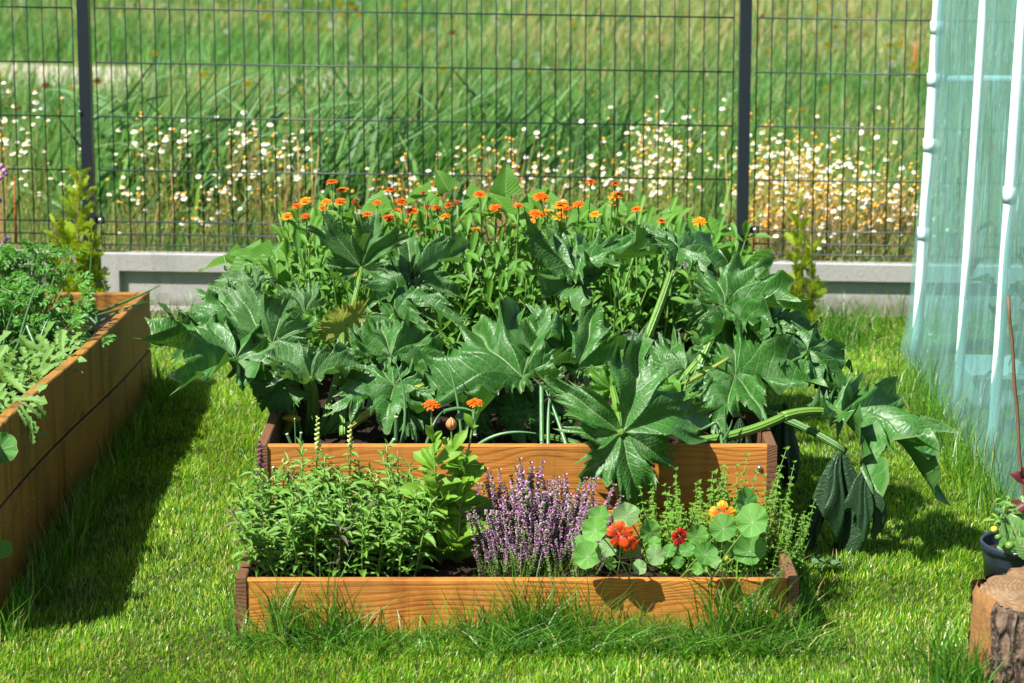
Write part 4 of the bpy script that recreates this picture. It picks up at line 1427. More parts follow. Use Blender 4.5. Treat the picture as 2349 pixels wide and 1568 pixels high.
# ------------------------------------------------------------------ bush beans behind and beside them
BE = [(560, 600, 7.95, 0.20, "edge of the wooden bed facing the plinth's recess"), (640, 570, 8.25, 0.18, "calendulas' end by the long bed"), (760, 520, 8.42, 0.18, ""), (930, 470, 8.42, 0.2, ""), (1050, 450, 8.45, 0.2, ""), (1165, 455, 8.45, 0.2, ""), (1290, 470, 8.45, 0.2, ""),
      (1400, 480, 8.42, 0.2, ""), (1510, 490, 8.40, 0.2, ""), (1610, 520, 8.35, 0.18, ""), (1690, 590, 8.2, 0.18, "")]
for i, (bx_, by_, bY, rr_, _) in enumerate(BE):
    top = P(bx_, by_, bY)
    base = Vector((top.x, bY, SZ))
    pl = thing("bean_plant", f"bush bean with broad pointed leaves, {ORD[i]} in the back row from the long bed", "bean plant", base, "bush beans at the back of the bed")
    hmax = top.z - SZ
    for k in range(17):
        a = R.uniform(0, 6.28)
        q = base + Vector((R.uniform(-0.11, 0.11), R.uniform(-0.12, 0.08), hmax * R.uniform(0.35, 1.06)))
        az_ = R.uniform(-math.pi, 0.3) if R.random() < 0.7 else R.uniform(0, 6.28)
        lf = obj("leaf", R.choice(BEAN_L), pl, scaled(frame(q, rnd_dir(az_, R.uniform(-0.5, 0.25)), (R.uniform(-0.3, 0.3), -0.3, 1)), R.uniform(0.075, 0.125)))
        b0 = base + Vector((R.uniform(-0.02, 0.02), R.uniform(-0.02, 0.02), 0.0))
        obj("leaf_stalk", stem_mesh("leaf_stalk", bez(b0, (b0 + q) / 2 + Vector((0, 0, 0.06)), q, 5), 0.003, 0.0015, M_GSTEM, 5), pl)
    def special(x_, y_, Y_, tx_, ty_, dY_, nh_, s_=1.0):
        A, T = P(x_, y_, Y_), P(tx_, ty_, Y_ + dY_)
        obj("leaf", R.choice(BEAN_L), pl, scaled(frame(A, T - A, nh_), (T - A).length * s_))
    if i == 5:
        special(1160, 452, 8.30, 1162, 385, 0.01, (0, -0.9, 0.3), 1.15)
        special(1190, 470, 8.3, 1250, 480, -0.04, (0, -0.5, 0.9))
        special(1110, 440, 8.35, 1060, 470, -0.06, (0, -0.5, 0.9))
    if i == 4:
        special(1030, 440, 8.3, 1005, 392, 0.0, (0.3, -0.9, 0.2), 1.1)
    if i == 0:
        special(635, 590, 7.9, 555, 588, -0.05, (0, -0.6, 0.8))
        special(640, 600, 7.85, 592, 645, -0.04, (-0.2, -0.7, 0.7), 1.2)
        special(600, 575, 7.95, 548, 567, 0.0, (0, -0.5, 0.85))
        special(580, 615, 7.85, 512, 655, -0.04, (0, -0.6, 0.8), 1.1)
    if i == 9:
        special(1625, 515, 8.3, 1600, 545, -0.08, (0, -0.6, 0.8), 1.4)
    if i == 10:
        special(1715, 585, 8.1, 1752, 650, 0.0, (0.2, -0.7, 0.6), 1.3)

# ------------------------------------------------------------------ onion leaves standing in the courgette bed
M_ONION = leaf_mat("onion_leaf", (0.06, 0.17, 0.055), (0.09, 0.22, 0.07), (0.15, 0.3, 0.06), 0.15, 0.35, 0.5)
M_CUT = plain_mat("cut_onion_end", (0.45, 0.5, 0.28), 0.6, 0.3)


def onion(label, base, shoots, name="onion_plant", r=0.0045, group=None):
    o = thing(name, label, "onion", base, group)
    for pts, rr_ in shoots:
        path = bez(*pts, 10) if len(pts) == 3 else [Vector(pts[0]).lerp(Vector(pts[1]), k / 4) for k in range(5)]
        n = len(path)
        cut = len(pts) == 2
        b = MB()
        b.tube(path, [rr_ * (1 if cut else (1 - 0.75 * (k / (n - 1)) ** 2)) for k in range(n)], 8, 0, False)
        if cut:
            d = (path[-1] - path[-2]).normalized()
            b.tube([path[-1] - d * 0.004, path[-1]], [rr_ * 1.0, rr_ * 1.05], 8, 1, True)
        obj("leaf", b.build("leaf", [M_ONION, M_CUT]), o)
    return o


onion("cut green onion stubs in the corner of the upper bed by its side board", P(680, 1030, 6.68), [
    ((P(672, 1030, 6.68), P(658, 995, 6.68)), 0.004), ((P(688, 1030, 6.68), P(691, 992, 6.68)), 0.0038), ((P(679, 1030, 6.70), P(676, 960, 6.70)), 0.002)], group="onions in the upper bed")
onion("onion with one long leaf arching up beside a straight cut stub", P(915, 1035, 6.64), [
    ((P(908, 1035, 6.64), P(909, 955, 6.64)), 0.0055), ((P(915, 1035, 6.65), P(948, 930, 6.68), P(905, 825, 6.72)), 0.0042), ((P(895, 1022, 6.62), P(905, 1008, 6.63)), 0.005)], group="onions in the upper bed")
onion("onion with bent leaves between the two lone red calendula blooms", P(1010, 1035, 6.62), [
    ((P(958, 1110, 6.60), P(985, 960, 6.62), P(1020, 942, 6.66)), 0.0052), ((P(1018, 945, 6.66), P(1060, 930, 6.68), P(1085, 945, 6.66)), 0.0055),
    ((P(1086, 940, 6.66), P(1090, 1000, 6.64)), 0.005), ((P(1060, 1035, 6.65), P(1055, 900, 6.7), P(1020, 815, 6.74)), 0.0038), ((P(1085, 1032, 6.64), P(1140, 980, 6.64), P(1230, 995, 6.62)), 0.0055)], group="onions in the upper bed")
onion("onion with stiff upright leaves before the middle courgette stalk", P(1250, 1035, 6.62), [
    ((P(1243, 1035, 6.62), P(1242, 880, 6.75)), 0.0062), ((P(1258, 1035, 6.60), P(1256, 950, 6.66), P(1262, 900, 6.7)), 0.0055), ((P(1302, 1032, 6.60), P(1280, 960, 6.66), P(1252, 895, 6.72)), 0.0055)], group="onions in the upper bed")
onion("onion with a folded leaf beside the thick sprawling courgette stalk", P(1655, 1035, 6.6), [
    ((P(1658, 1035, 6.6), P(1655, 985, 6.62), P(1640, 968, 6.64)), 0.005), ((P(1640, 970, 6.64), P(1615, 985, 6.64), P(1595, 990, 6.66)), 0.0045), ((P(1664, 1035, 6.61), P(1664, 970, 6.62), P(1661, 918, 6.63)), 0.004), ((P(1660, 1010, 6.6), P(1676, 985, 6.6), P(1680, 963, 6.6)), 0.0035)], group="onions in the upper bed")

# ------------------------------------------------------------------ step: snapdragons
SL = zl - 0.035
PIXZ = lambda x, y: (478 + 0.3812 * x, 916.5 + 0.3812 * y)
M_BUDY = plain_mat("pale_bud", (0.45, 0.52, 0.16), 0.5, 0.3)
M_BUDP = plain_mat("purple_bud", (0.16, 0.05, 0.10), 0.5, 0.3)
snap_spots = []
for i in range(88):
    u = (i + 0.5) / 88
    X_ = -0.585 + 0.375 * ((i * 0.618) % 1.0)
    Y_ = 6.10 + 0.36 * u
    snap_spots.append((X_, Y_))
SPK = {}
for i, (X_, Y_) in enumerate(snap_spots):
    base = Vector((X_, Y_, SL))
    purple = i % 9 == 4
    hh = R.uniform(0.12, 0.20) + 0.05 * (Y_ - 6.1) / 0.36
    wx = "by the side board" if X_ < -0.46 else ("midway along the clump" if X_ < -0.335 else "next to the young calendulas")
    wy = "front edge" if Y_ < 6.22 else ("middle" if Y_ < 6.34 else "back")
    lab = f"bushy green snapdragon at the {wy} of the low box, {wx}"
    if purple:
        lab = "purple tinged snapdragon growing among the green ones"
    pl = thing("snapdragon_plant", lab, "snapdragon", base, "purple tinged snapdragons" if purple else "snapdragons in the low front box")
    lean = Vector((R.uniform(-0.05, 0.05) + (-0.05 if X_ < -0.54 else 0), R.uniform(-0.04, 0.03), hh))
    path = bez(base, base + lean * 0.5 + Vector((0, 0, 0.02)), base + lean, 8)
    obj("stem", stem_mesh("stem", path, 0.0028, 0.0018, M_RSTEM if purple else M_GSTEM, 5), pl)
    nl = 24
    for k in range(nl):
        f = 0.12 + 0.88 * k / (nl - 1)
        q = path[min(8, int(f * 8))].lerp(path[min(8, int(f * 8) + 1)], (f * 8) % 1)
        el = R.uniform(-0.15, 0.55) if f < 0.85 else R.uniform(0.5, 1.2)
        s_ = R.uniform(0.034, 0.054) * (1.0 if f < 0.85 else 0.65)
        src = SNAPP_L if purple and R.random() < 0.85 else SNAP_L
        obj("leaf", R.choice(src), pl, scaled(frame(q, rnd_dir(k * 2.4 + R.uniform(-0.5, 0.5), el), (0, -0.25, 1)), s_))
    # side shoots
    for s_i in range(2):
        a = R.uniform(0, 6.28)
        q0 = path[R.randint(2, 5)]
        tipp = q0 + Vector((0.04 * math.cos(a), 0.04 * math.sin(a), 0.045))
        obj("side_shoot", stem_mesh("side_shoot", [q0, (q0 + tipp) / 2, tipp], 0.0016, 0.001, M_GSTEM, 4), pl)
        for k in range(7):
            obj("leaf", R.choice(SNAP_L), pl, scaled(frame(q0.lerp(tipp, 0.4 + 0.1 * k), rnd_dir(k * 2.4 + a, R.uniform(0.0, 0.9)), (0, -0.2, 1)), R.uniform(0.02, 0.034)))
bud_me = spindle(0.011, 0.0042, 7, 5).build("bud", M_BUDY)
budp_me = spindle(0.012, 0.0042, 7, 5).build("bud", M_BUDP)
for (bx_, by_, tx_, ty_, Y_, lab, mb_, hb) in (
        (790, 1290, 786, 955, 6.42, "tall snapdragon spike of pale buds standing over the side of the courgette soil", bud_me, 0.09),
        (882, 1290, 884, 990, 6.40, "leafy snapdragon spike with green buds before the long wooden step board", bud_me, 0.06),
        (596, 1275, 596, 1010, 6.42, "dark purple snapdragon spike beside the upper bed's corner", budp_me, 0.07),
        (866, 1200, 866, 1085, 6.30, "short snapdragon shoot with a yellow green bud tip among the leaves", bud_me, 0.03),
        (910, 1280, 912, 1035, 6.44, "slim dark stemmed snapdragon shoot next to the young calendulas", None, 0.0),
        (652, 1280, 652, 1052, 6.30, "pale tipped snapdragon shoot by the bed's corner screw", bud_me, 0.015)):
    Xt, Xb = P(tx_, ty_, Y_), P(bx_, by_, Y_)
    if tx_ == 786:
        Xt, Xb = P(728, 955, Y_), P(728, 1290, Y_)
    if tx_ == 884:
        Xt, Xb = P(803, 975, Y_), P(803, 1290, Y_)
    Xb.z = SL
    pl = thing("snapdragon_plant", lab, "snapdragon", Xb, "tall snapdragon shoots")
    path = bez(Xb, (Xb + Xt) / 2 + Vector((R.uniform(-0.01, 0.01), 0, 0)), Xt, 12)
    dark_ = mb_ is budp_me or mb_ is None
    obj("stem", stem_mesh("stem", path, 0.003, 0.0014, M_RSTEM if dark_ else M_GSTEM, 6), pl)
    n = int((Xt - Xb).length / 0.006)
    for k in range(n):
        f = 0.25 + 0.7 * k / n
        q = Xb.lerp(Xt, f)
        if (Xt - q).length < hb:
            continue
        obj("leaf", R.choice(SNAPP_L if dark_ and R.random() < 0.6 else SNAP_L), pl, scaled(frame(q, rnd_dir(k * 2.4, R.uniform(-0.1, 0.6)), (0, -0.2, 1)), R.uniform(0.022, 0.045) * (1.15 - 0.5 * f)))
    if mb_:
        nb = max(3, int(hb / 0.004))
        for k in range(nb):
            q = Xt - Vector((0, 0, hb * (1 - k / nb)))
            obj("bud", mb_, pl, scaled(frame(q, rnd_dir(k * 2.2, 0.6), (0, 0, 1)), 1.15 - 0.55 * k / nb))

# ------------------------------------------------------------------ step: two young calendulas
def young_cal(label, segs, heads, leaves):
    base = segs[0][0]
    pl = thing("calendula_plant", label, "calendula", base, "young calendulas in the low front box")
    for (a, c, e, r_) in segs:
        obj("stem", stem_mesh("stem", bez(a, c, e, 10), r_, r_ * 0.6, M_GSTEM if r_ < 0.004 else M_RSTEM, 7), pl)
    for (c, dia, kd) in heads:
        calendula_head(pl, c, dia, kd, (0.0, -0.3, 1))
    for (x_, y_, Y_, tx_, ty_, dY_, s_) in leaves:
        A, T = P(x_, y_, Y_), P(tx_, ty_, Y_ + dY_)
        side = 1 if tx_ > x_ else -1
        obj("leaf", R.choice(CALY_L), pl, scaled(frame(A, T - A, (-0.2 * side, -0.8, 0.5)), (T - A).length * s_ * 1.12))
    for k in range(46):
        f = R.uniform(0.03, 1.0) ** 1.2
        sg = segs[0] if f < 0.6 else segs[1]
        q = sg[0].lerp(sg[2], f / 0.6 if f < 0.6 else (f - 0.6) / 0.4)
        obj('leaf', R.choice(CALY_L), pl, scaled(frame(q, rnd_dir(R.uniform(0, 6.28), R.uniform(0.3, 1.15)), (0, -0.5, 0.8)), R.uniform(0.055, 0.095) * (1.2 - 0.75 * f)))
    return pl


Q = PIXZ
YC = 6.27
def lv(x0_, y0_, x1_, y1_, s_=1.0, dY=None, Yb=YC):
    a, b_ = Q(x0_, y0_), Q(x1_, y1_)
    return (a[0], a[1], Yb, b_[0], b_[1], R.uniform(-0.03, 0.03) if dY is None else dY, s_)


b1 = P(*Q(1395, 1020), YC); b1.z = SL
b2 = P(*Q(1490, 1010), YC); b2.z = SL
pc1 = young_cal("young calendula with one red orange bloom, its thick stem on the snapdragon side", [
    (b1, P(*Q(1390, 820), YC), P(*Q(1372, 560), YC), 0.0048), (P(*Q(1372, 560), YC), P(*Q(1365, 400), YC), P(*Q(1352, 250), YC), 0.0036), (P(*Q(1352, 260), YC), P(*Q(1340, 150), YC), P(*Q(1342, 50), YC), 0.0030)],
    [(P(*Q(1342, 32), YC), 0.047, 'r')],
    [lv(1375, 640, 1260, 560), lv(1372, 600, 1190, 525), lv(1372, 560, 1330, 460, 1.0), lv(1370, 500, 1430, 440), lv(1365, 430, 1255, 310, 1.0), lv(1360, 420, 1310, 300), lv(1360, 400, 1470, 290), lv(1358, 360, 1375, 240),
     lv(1385, 720, 1220, 640), lv(1390, 760, 1280, 690), lv(1392, 830, 1270, 770, 1.1), lv(1395, 880, 1395, 820, 1.3), lv(1390, 700, 1340, 560, 1.2), lv(1395, 940, 1230, 930), lv(1400, 960, 1290, 850, 1.1), lv(1390, 650, 1430, 540), lv(1352, 250, 1320, 170), lv(1352, 270, 1390, 190), lv(1400, 900, 1400, 960, 1.2)])
pc2 = young_cal("young calendula with one bloom and a striped bud, its stem on the thyme side", [
    (b2, P(*Q(1510, 800), YC), P(*Q(1518, 560), YC), 0.0048), (P(*Q(1518, 560), YC), P(*Q(1540, 430), YC), P(*Q(1555, 340), YC), 0.0036), (P(*Q(1558, 340), YC), P(*Q(1590, 180), YC), P(*Q(1605, 40), YC), 0.0028),
    (P(*Q(1475, 420), YC), P(*Q(1465, 300), YC), P(*Q(1462, 180), YC), 0.0030), (P(*Q(1518, 600), YC), P(*Q(1480, 500), YC), P(*Q(1475, 420), YC), 0.0032)],
    [(P(*Q(1605, 20), YC), 0.042, 'o')],
    [lv(1518, 560, 1590, 400), lv(1520, 580, 1630, 400), lv(1520, 620, 1600, 560), lv(1515, 700, 1720, 640, 1.0), lv(1515, 740, 1700, 700), lv(1510, 800, 1640, 760, 1.1), lv(1505, 900, 1600, 770, 1.2), lv(1500, 920, 1440, 780, 1.0), lv(1515, 650, 1470, 500, 1.1),
     lv(1550, 420, 1560, 330), lv(1545, 440, 1670, 395), lv(1545, 400, 1500, 480), lv(1470, 330, 1420, 230), lv(1468, 320, 1510, 210), lv(1475, 420, 1400, 400), lv(1500, 960, 1550, 1030, 1.0), lv(1590, 180, 1560, 100), lv(1590, 200, 1610, 130), lv(1512, 760, 1450, 640, 1.2)])
M_BUDR = stalk_mat("striped_bud", (0.55, 0.16, 0.05), (0.45, 0.5, 0.2))
obj("bud", spindle(0.032, 0.0135, 12, 7, -0.08).build("bud", M_BUDR), pc2, frame(P(*Q(1462, 185), YC), (0, 0, 1), (0, -1, 0)))

# ------------------------------------------------------------------ step: thyme in bloom
M_THY_L = plain_mat("thyme_leaf", (0.13, 0.23, 0.045), 0.5, 0.35, 0, 0.4, 200)
M_THY_F = plain_mat("thyme_petal", (0.56, 0.28, 0.52), 0.5, 0.25, 0, 0.25, 300)
M_THY_C = plain_mat("thyme_calyx", (0.16, 0.045, 0.13), 0.55, 0.3, 0, 0.4, 300)
M_THY_S = plain_mat("thyme_stem", (0.16, 0.12, 0.05), 0.6, 0.3)


def thyme_sprig(seed, L, f0=0.45):
    rr = random.Random(seed)
    b = MB()
    b.tube([(0, 0, 0), (0.006, 0, L * 0.5), (0, 0.004, L)], [0.0012, 0.001, 0.0005], 4, 3)
    n = int(L / 0.0075)
    for k in range(n):
        t = (k + 0.5) / n
        z = L * t
        cx_, cy_ = 0.006 * math.sin(t * 3), 0.004 * t * t
        if t < f0:
            for j in range(4):
                a = rr.uniform(0, 6.28)
                d = rnd_dir(a, rr.uniform(0, 0.6)) * rr.uniform(0.007, 0.011)
                s = Vector((-math.sin(a), math.cos(a), 0)) * 0.0026
                p = Vector((cx_, cy_, z))
                b.add([p, p + d * 0.5 + s, p + d, p + d * 0.5 - s], [(0, 1, 2, 3)], 0)
        else:
            for j in range(7):
                a = rr.uniform(0, 6.28)
                p = Vector((cx_, cy_, z + rr.uniform(-0.002, 0.002)))
                d = rnd_dir(a, rr.uniform(0.0, 0.9)) * rr.uniform(0.006, 0.0125) * (1.2 - 0.5 * t) * (0.55 if k % 3 == 0 else 1)
                s = Vector((-math.sin(a), math.cos(a), 0)) * 0.0028
                u = d.cross(s).normalized() * 0.0022
                mi = 1 if rr.random() < 0.40 else (2 if rr.random() < 0.45 else 0)
                b.add([p, p + d * 0.6 + s, p + d + u, p + d * 0.6 - s, p + d * 0.9 - u], [(0, 1, 2, 3), (1, 4, 3)], mi)
    return b.build("flowering_sprig", [M_THY_L, M_THY_F, M_THY_C, M_THY_S], False)


TH = [thyme_sprig(s, L, f) for s, L, f in ((1, 0.20, 0.42), (2, 0.17, 0.35), (3, 0.22, 0.5), (4, 0.15, 0.4), (5, 0.18, 0.3), (6, 0.12, 0.75))]
tb = P(1240, 1285, 6.28)
tb.z = SL
thy = thing("thyme_plant", "bushy thyme in lilac bloom between the young calendulas and the nasturtium", "thyme", tb)
for k in range(420):
    u, v = R.uniform(-1, 1), R.uniform(-1, 1)
    foot = tb + Vector((u * 0.145, v * 0.13, 0))
    prof = 1.08 - 0.38 * abs(u + 0.05) ** 2.2
    M = frame(foot, (R.uniform(-0.4, 0.4), 1, 0), (u * 0.22 + R.uniform(-0.14, 0.14), v * 0.12 - 0.06 + R.uniform(-0.1, 0.1), 1))
    # frame puts +Y along a level line and +Z near the growth direction
    z_ = Vector((u * 0.28 + R.uniform(-0.34, 0.34), v * 0.12 - 0.08 + R.uniform(-0.16, 0.16), 1)).normalized()
    M = frame(foot, z_.orthogonal(), z_)
    short = v < -0.5
    obj("flowering_sprig", TH[5] if (short and R.random() < 0.5) else R.choice(TH[:5]), thy, scaled(M, prof * R.uniform(0.60, 1.06) * (0.72 if short else 1.0)))

# ------------------------------------------------------------------ step: lemon balm behind the nasturtium
M_BALM = leaf_mat("balm_leaf", (0.11, 0.28, 0.02), (0.19, 0.38, 0.035), (0.4, 0.62, 0.05), 0.35, 0.5, 0.35, (0.22, 0.42, 0.08), 7)


def balm_sprig(seed, L):
    rr = random.Random(seed)
    b = MB()
    b.tube([(0, 0, 0), (0.006 * rr.uniform(-1, 1), 0, L * 0.5), (0, 0, L)], [0.0016, 0.0013, 0.0007], 5, 1)
    n = int(L / 0.021)
    for k in range(n + 1):
        t = k / n
        sz = 0.022 * (1 - 0.45 * t) * rr.uniform(0.8, 1.15)
        for j in range(4 if t > 0.45 else 2):
            a = (k % 2) * math.pi / 2 + (j % 2) * math.pi + rr.uniform(-0.3, 0.3) + (0.8 if j > 1 else 0)
            d = rnd_dir(a, rr.uniform(-0.1, 0.6) if t < 0.9 else rr.uniform(0.5, 1.1))
            M = scaled(frame((0, 0, L * t), d, (0, -0.2, 1)), sz * (0.6 if j > 1 else 1))
            v, f, uv = leaf_data(0.66, lambda q: max(0.03, math.sin(math.pi * min(1, q ** 0.75)) ** 0.8), 6, 0.3, 0.35, 0.0, seed + k, 0.12)
            b.merge((v, f, uv), M, 0)
    return b.build("leafy_sprig", [M_BALM, M_GSTEM])


BALM = [balm_sprig(s, L) for s, L in ((1, 0.24), (2, 0.20), (3, 0.17), (4, 0.22), (5, 0.14))]
bb = P(1640, 1260, 6.40)
bb.z = SL
balm = thing("lemon_balm_plant", "lemon balm with thin leafy stems against the step board behind the nasturtium", "herb", bb)
for k in range(190):
    u, v = R.uniform(-1, 1), R.uniform(-1, 1)
    foot = bb + Vector((u * 0.185 + 0.015, v * 0.09, 0))
    z_ = Vector((u * 0.10 + R.uniform(-0.2, 0.2), v * 0.05 - 0.10 + R.uniform(-0.2, 0.12), 1)).normalized()
    short = k % 7 > 0
    if short:
        foot.y -= 0.11
    obj("leafy_sprig", BALM[R.choice((2, 4, 1))] if short else BALM[R.choice((0, 1, 3))], balm, scaled(frame(foot, z_.orthogonal(), z_), R.uniform(0.8, 1.1) * (0.78 if short else 0.88 + 0.1 * (u > 0))))
for (ax_, ay_, tx_, ty_, Y_) in ((1790, 1300, 1835, 1150, 6.2), (1795, 1300, 1810, 1100, 6.35), (1785, 1300, 1860, 1190, 6.15), (1770, 1300, 1790, 1040, 6.42), (1780, 1310, 1850, 1230, 6.12), (1765, 1310, 1800, 1200, 6.12)):
    A, T = P(ax_, ay_, Y_), P(tx_, ty_, Y_)
    A.z = SL
    z_ = (T - A).normalized()
    obj("leafy_sprig", BALM[0], balm, scaled(frame(A, z_.orthogonal(), z_), 0.8 * (T - A).length / 0.24))

# ------------------------------------------------------------------ step: nasturtium
def nast_mat(name, a, b_, mott=0.0):
    m, nt, out = new_mat(name)
    t = NT(nt)
    tc = t.n("ShaderNodeTexCoord")
    s = t.n("ShaderNodeSeparateXYZ")
    nt.links.new(tc.outputs['UV'], s.inputs[0])
    rnd = t.n("ShaderNodeObjectInfo").outputs['Random']
    c = t.mix(rnd, a, b_)
    ang = t.math('ABSOLUTE', t.math('SUBTRACT', t.math('FRACT', t.math('MULTIPLY', s.outputs[0], 9.0)), 0.5))
    wid = t.math('MULTIPLY', ang, s.outputs[1])
    vein = t.math('MULTIPLY', t.step(wid, 0.006, 0.03, 1.0, 0.0), t.step(s.outputs[1], 0.75, 0.95, 1.0, 0.0))
    hub = t.step(s.outputs[1], 0.03, 0.09, 1.0, 0.0)
    c = t.mix(t.math('MULTIPLY', t.math('MAXIMUM', vein, hub), 0.6), c, (0.42, 0.55, 0.30))
    c = t.mix(t.step(s.outputs[1], 0.96, 1.0, 0.0, 0.5), c, (0.3, 0.42, 0.15))
    if mott:
        n = t.noise(tc.outputs['Object'], 230, 3, 0.6, 1.0)
        c = t.mix(t.step(n, 0.54, 0.58, 0.0, mott), c, (0.62, 0.68, 0.40))
    nz = t.noise(tc.outputs['Object'], 120, 3)
    nt.links.new(t.mixs(0.3, t.principled(c, 0.5, 0.35, t.bump(t.math('SUBTRACT', nz, vein), 0.3, 0.003)), t.translucent(t.mix(0.5, c, (0.3, 0.55, 0.08)))), out.inputs[0])
    return m


M_NA = nast_mat("nasturtium_leaf", (0.075, 0.25, 0.035), (0.13, 0.34, 0.05))
M_NAV = nast_mat("speckled_nasturtium_leaf", (0.09, 0.27, 0.06), (0.13, 0.33, 0.07), 0.85)


def nast_leaf(seed, mat, cup=0.12):
    rr = random.Random(seed)
    b = MB()
    n, m_ = 36, 5
    p1, p2 = rr.uniform(0, 6), rr.uniform(0, 6)
    vv, uv = [(0, 0, 0)], [(0.5, 0)]
    for i in range(1, m_ + 1):
        s = i / m_
        for k in range(n + 1):
            a = 2 * math.pi * k / n
            r = 1 + s * (0.022 * math.cos(9 * a) + 0.05 * math.sin(2 * a + p1) + 0.035 * math.sin(5 * a + p2) + 0.02 * math.sin(13 * a + p1))
            off = 0.16 * (1 - s) * 0
            z = cup * s * s + 0.10 * s * s * math.sin(3 * a + p1) + 0.05 * s ** 3 * math.sin(7 * a + p2) - 0.02 * s * math.cos(9 * a)
            vv.append((s * r * math.cos(a), s * r * math.sin(a) + 0.12 * s, z))
            uv.append((k / n, s))
    ff = [(0, 1 + k, 2 + k) for k in range(n)]
    for i in range(m_ - 1):
        o_ = 1 + i * (n + 1)
        ff += [(o_ + k, o_ + n + 1 + k, o_ + n + 2 + k, o_ + 1 + k) for k in range(n)]
    b.add(vv, ff, 0, uv)
    return b.build("leaf", mat)


NL = [nast_leaf(s, M_NA, c) for s, c in ((1, 0.10), (2, 0.02), (3, 0.16))]
NLV = [nast_leaf(s, M_NAV, c) for s, c in ((4, 0.10), (5, 0.04))]
Z2 = lambda x, y: (1116 + 0.3812 * x, 916.5 + 0.3812 * y)
nb = P(1530, 1320, 6.14)
nb.z = SL
nas = thing("nasturtium_plant", "nasturtium with round veined leaves and red, orange and yellow blooms", "nasturtium", nb)
NLEAF = [(840, 705, 76, 6.16, (0.1, -0.75, 0.6), 1), (655, 790, 78, 5.95, (-0.35, -0.7, 0.55), 0), (610, 945, 85, 5.985, (-0.15, -0.85, 0.5), 0), (980, 805, 74, 6.17, (0.5, -0.55, 0.6), 0), (730, 900, 54, 6.10, (0, -0.75, 0.6), 1),
         (740, 990, 44, 6.07, (0.6, -0.6, 0.4), 0), (1015, 945, 60, 6.06, (0.1, -0.8, 0.5), 1), (920, 1015, 44, 5.995, (0, -0.8, 0.5), 1), (1265, 825, 66, 6.12, (0.3, -0.7, 0.6), 0), (1205, 910, 46, 6.08, (-0.1, -0.8, 0.55), 0),
         (1315, 935, 70, 5.985, (0.1, -0.85, 0.5), 0), (1275, 1022, 40, 5.985, (0, -0.8, 0.5), 0), (1425, 780, 82, 6.10, (-0.05, -0.8, 0.55), 0), (1600, 740, 98, 5.94, (-0.25, -0.75, 0.6), 0), (1560, 620, 80, 6.2, (0.3, -0.35, 0.85), 0),
         (1585, 915, 94, 5.98, (0.05, -0.85, 0.5), 0), (1455, 910, 46, 6.10, (0.6, -0.6, 0.4), 0), (565, 880, 55, 6.14, (-0.3, -0.7, 0.6), 0), (680, 712, 66, 6.16, (0, -0.05, 1), 0), (1100, 915, 40, 6.12, (0, -0.4, 0.9), 0), (1150, 985, 38, 6.1, (0.2, -0.7, 0.7), 0),
         (860, 905, 55, 6.12, (0.3, -0.6, 0.6), 0), (1380, 985, 40, 6.08, (-0.2, -0.6, 0.7), 1), (1010, 870, 40, 6.15, (0, -0.5, 0.9), 0), (1560, 560, 30, 6.25, (0.3, -0.35, 0.85), 0)]
for (x_, y_, r_, Y_, nh, v_) in NLEAF:
    c = P(*Z2(x_, y_), Y_)
    rad = r_ * 0.3812 / F_PX * (Y_ / CP + 0.2) * 1.0
    M = scaled(frame(c, (R.uniform(-0.3, 0.3), 0.3, 1), nh) @ Matrix.Rotation(R.uniform(-0.4, 0.4), 4, 'Z'), rad)
    lf = obj("leaf", R.choice(NLV if v_ else NL), nas, M)
    if v_:
        lf["label"] = "cream speckled leaf"
    foot = Vector((nb.x + (c.x - nb.x) * 0.55 + R.uniform(-0.02, 0.02), min(6.30, Y_ + 0.10), SL))
    obj("leaf_stalk", stem_mesh("leaf_stalk", bez(foot, foot + Vector((0, -0.05, 0.05)) + (c - foot) * 0.4, c - Vector(nh).normalized() * 0.002, 9), 0.0022, 0.0014, M_GSTEM, 6), nas)


def nast_flower(c, dia, mats, axis, seed, throat):
    rr = random.Random(seed)
    ax = Vector(axis).normalized()
    M = scaled(frame(c, (0, 0.2, 1), ax), dia)
    cb = MB()
    cb.tube([(0, 0, -0.3), (0, 0, -0.12), (0, 0, 0.02)], [0.02, 0.07, 0.13], 10)
    hd = obj("flower", cb.build("flower", throat), nas, M)
    for k in range(5):
        a = 2 * math.pi * k / 5 + rr.uniform(-0.1, 0.1)
        b = MB()
        vv, uv = [], []
        n, m_ = 6, 8
        for i in range(n + 1):
            t = i / n
            for j in range(m_ + 1):
                q = j / m_ * 2 - 1
                w_ = 0.03 + 0.185 * math.sin(math.pi * 0.5 * min(1, t * 1.25)) ** 1.4
                rr_ = 0.06 + 0.50 * t * (1 - 0.22 * q * q * t + 0.07 * math.sin(q * 11 + k) * t)
                z = 0.02 + 0.10 * t ** 0.7 + 0.05 * math.sin(q * 8 + k * 2) * t ** 3 - 0.14 * t ** 3 - 0.05 * q * q * t
                vv.append((q * w_, rr_, z))
                uv.append((0.5 + q / 2, t))
        for i in range(n):
            for j in range(m_):
                a0 = i * (m_ + 1) + j
                b_f = (a0, a0 + 1, a0 + m_ + 2, a0 + m_ + 1)
                cb_ = b_f
                b.f.append(b_f)
                b.mi.append(0)
        b.v, b.uv = [tuple(p) for p in vv], uv
        obj("petal", b.build("petal", mats[k % len(mats)]), hd, M @ Matrix.Rotation(a, 4, 'Z') @ Matrix.Rotation(rr.uniform(-0.25, 0.30), 4, 'X'))
    foot = Vector((c.x, c.y + 0.09, SL))
    obj("flower_stalk", stem_mesh("flower_stalk", bez(foot, (foot + c) / 2 + Vector((0.01, 0.0, 0.02)), c + Vector((0, 0.006, -0.004)), 8), 0.0018, 0.0014, M_GSTEM, 6), nas)
    return hd


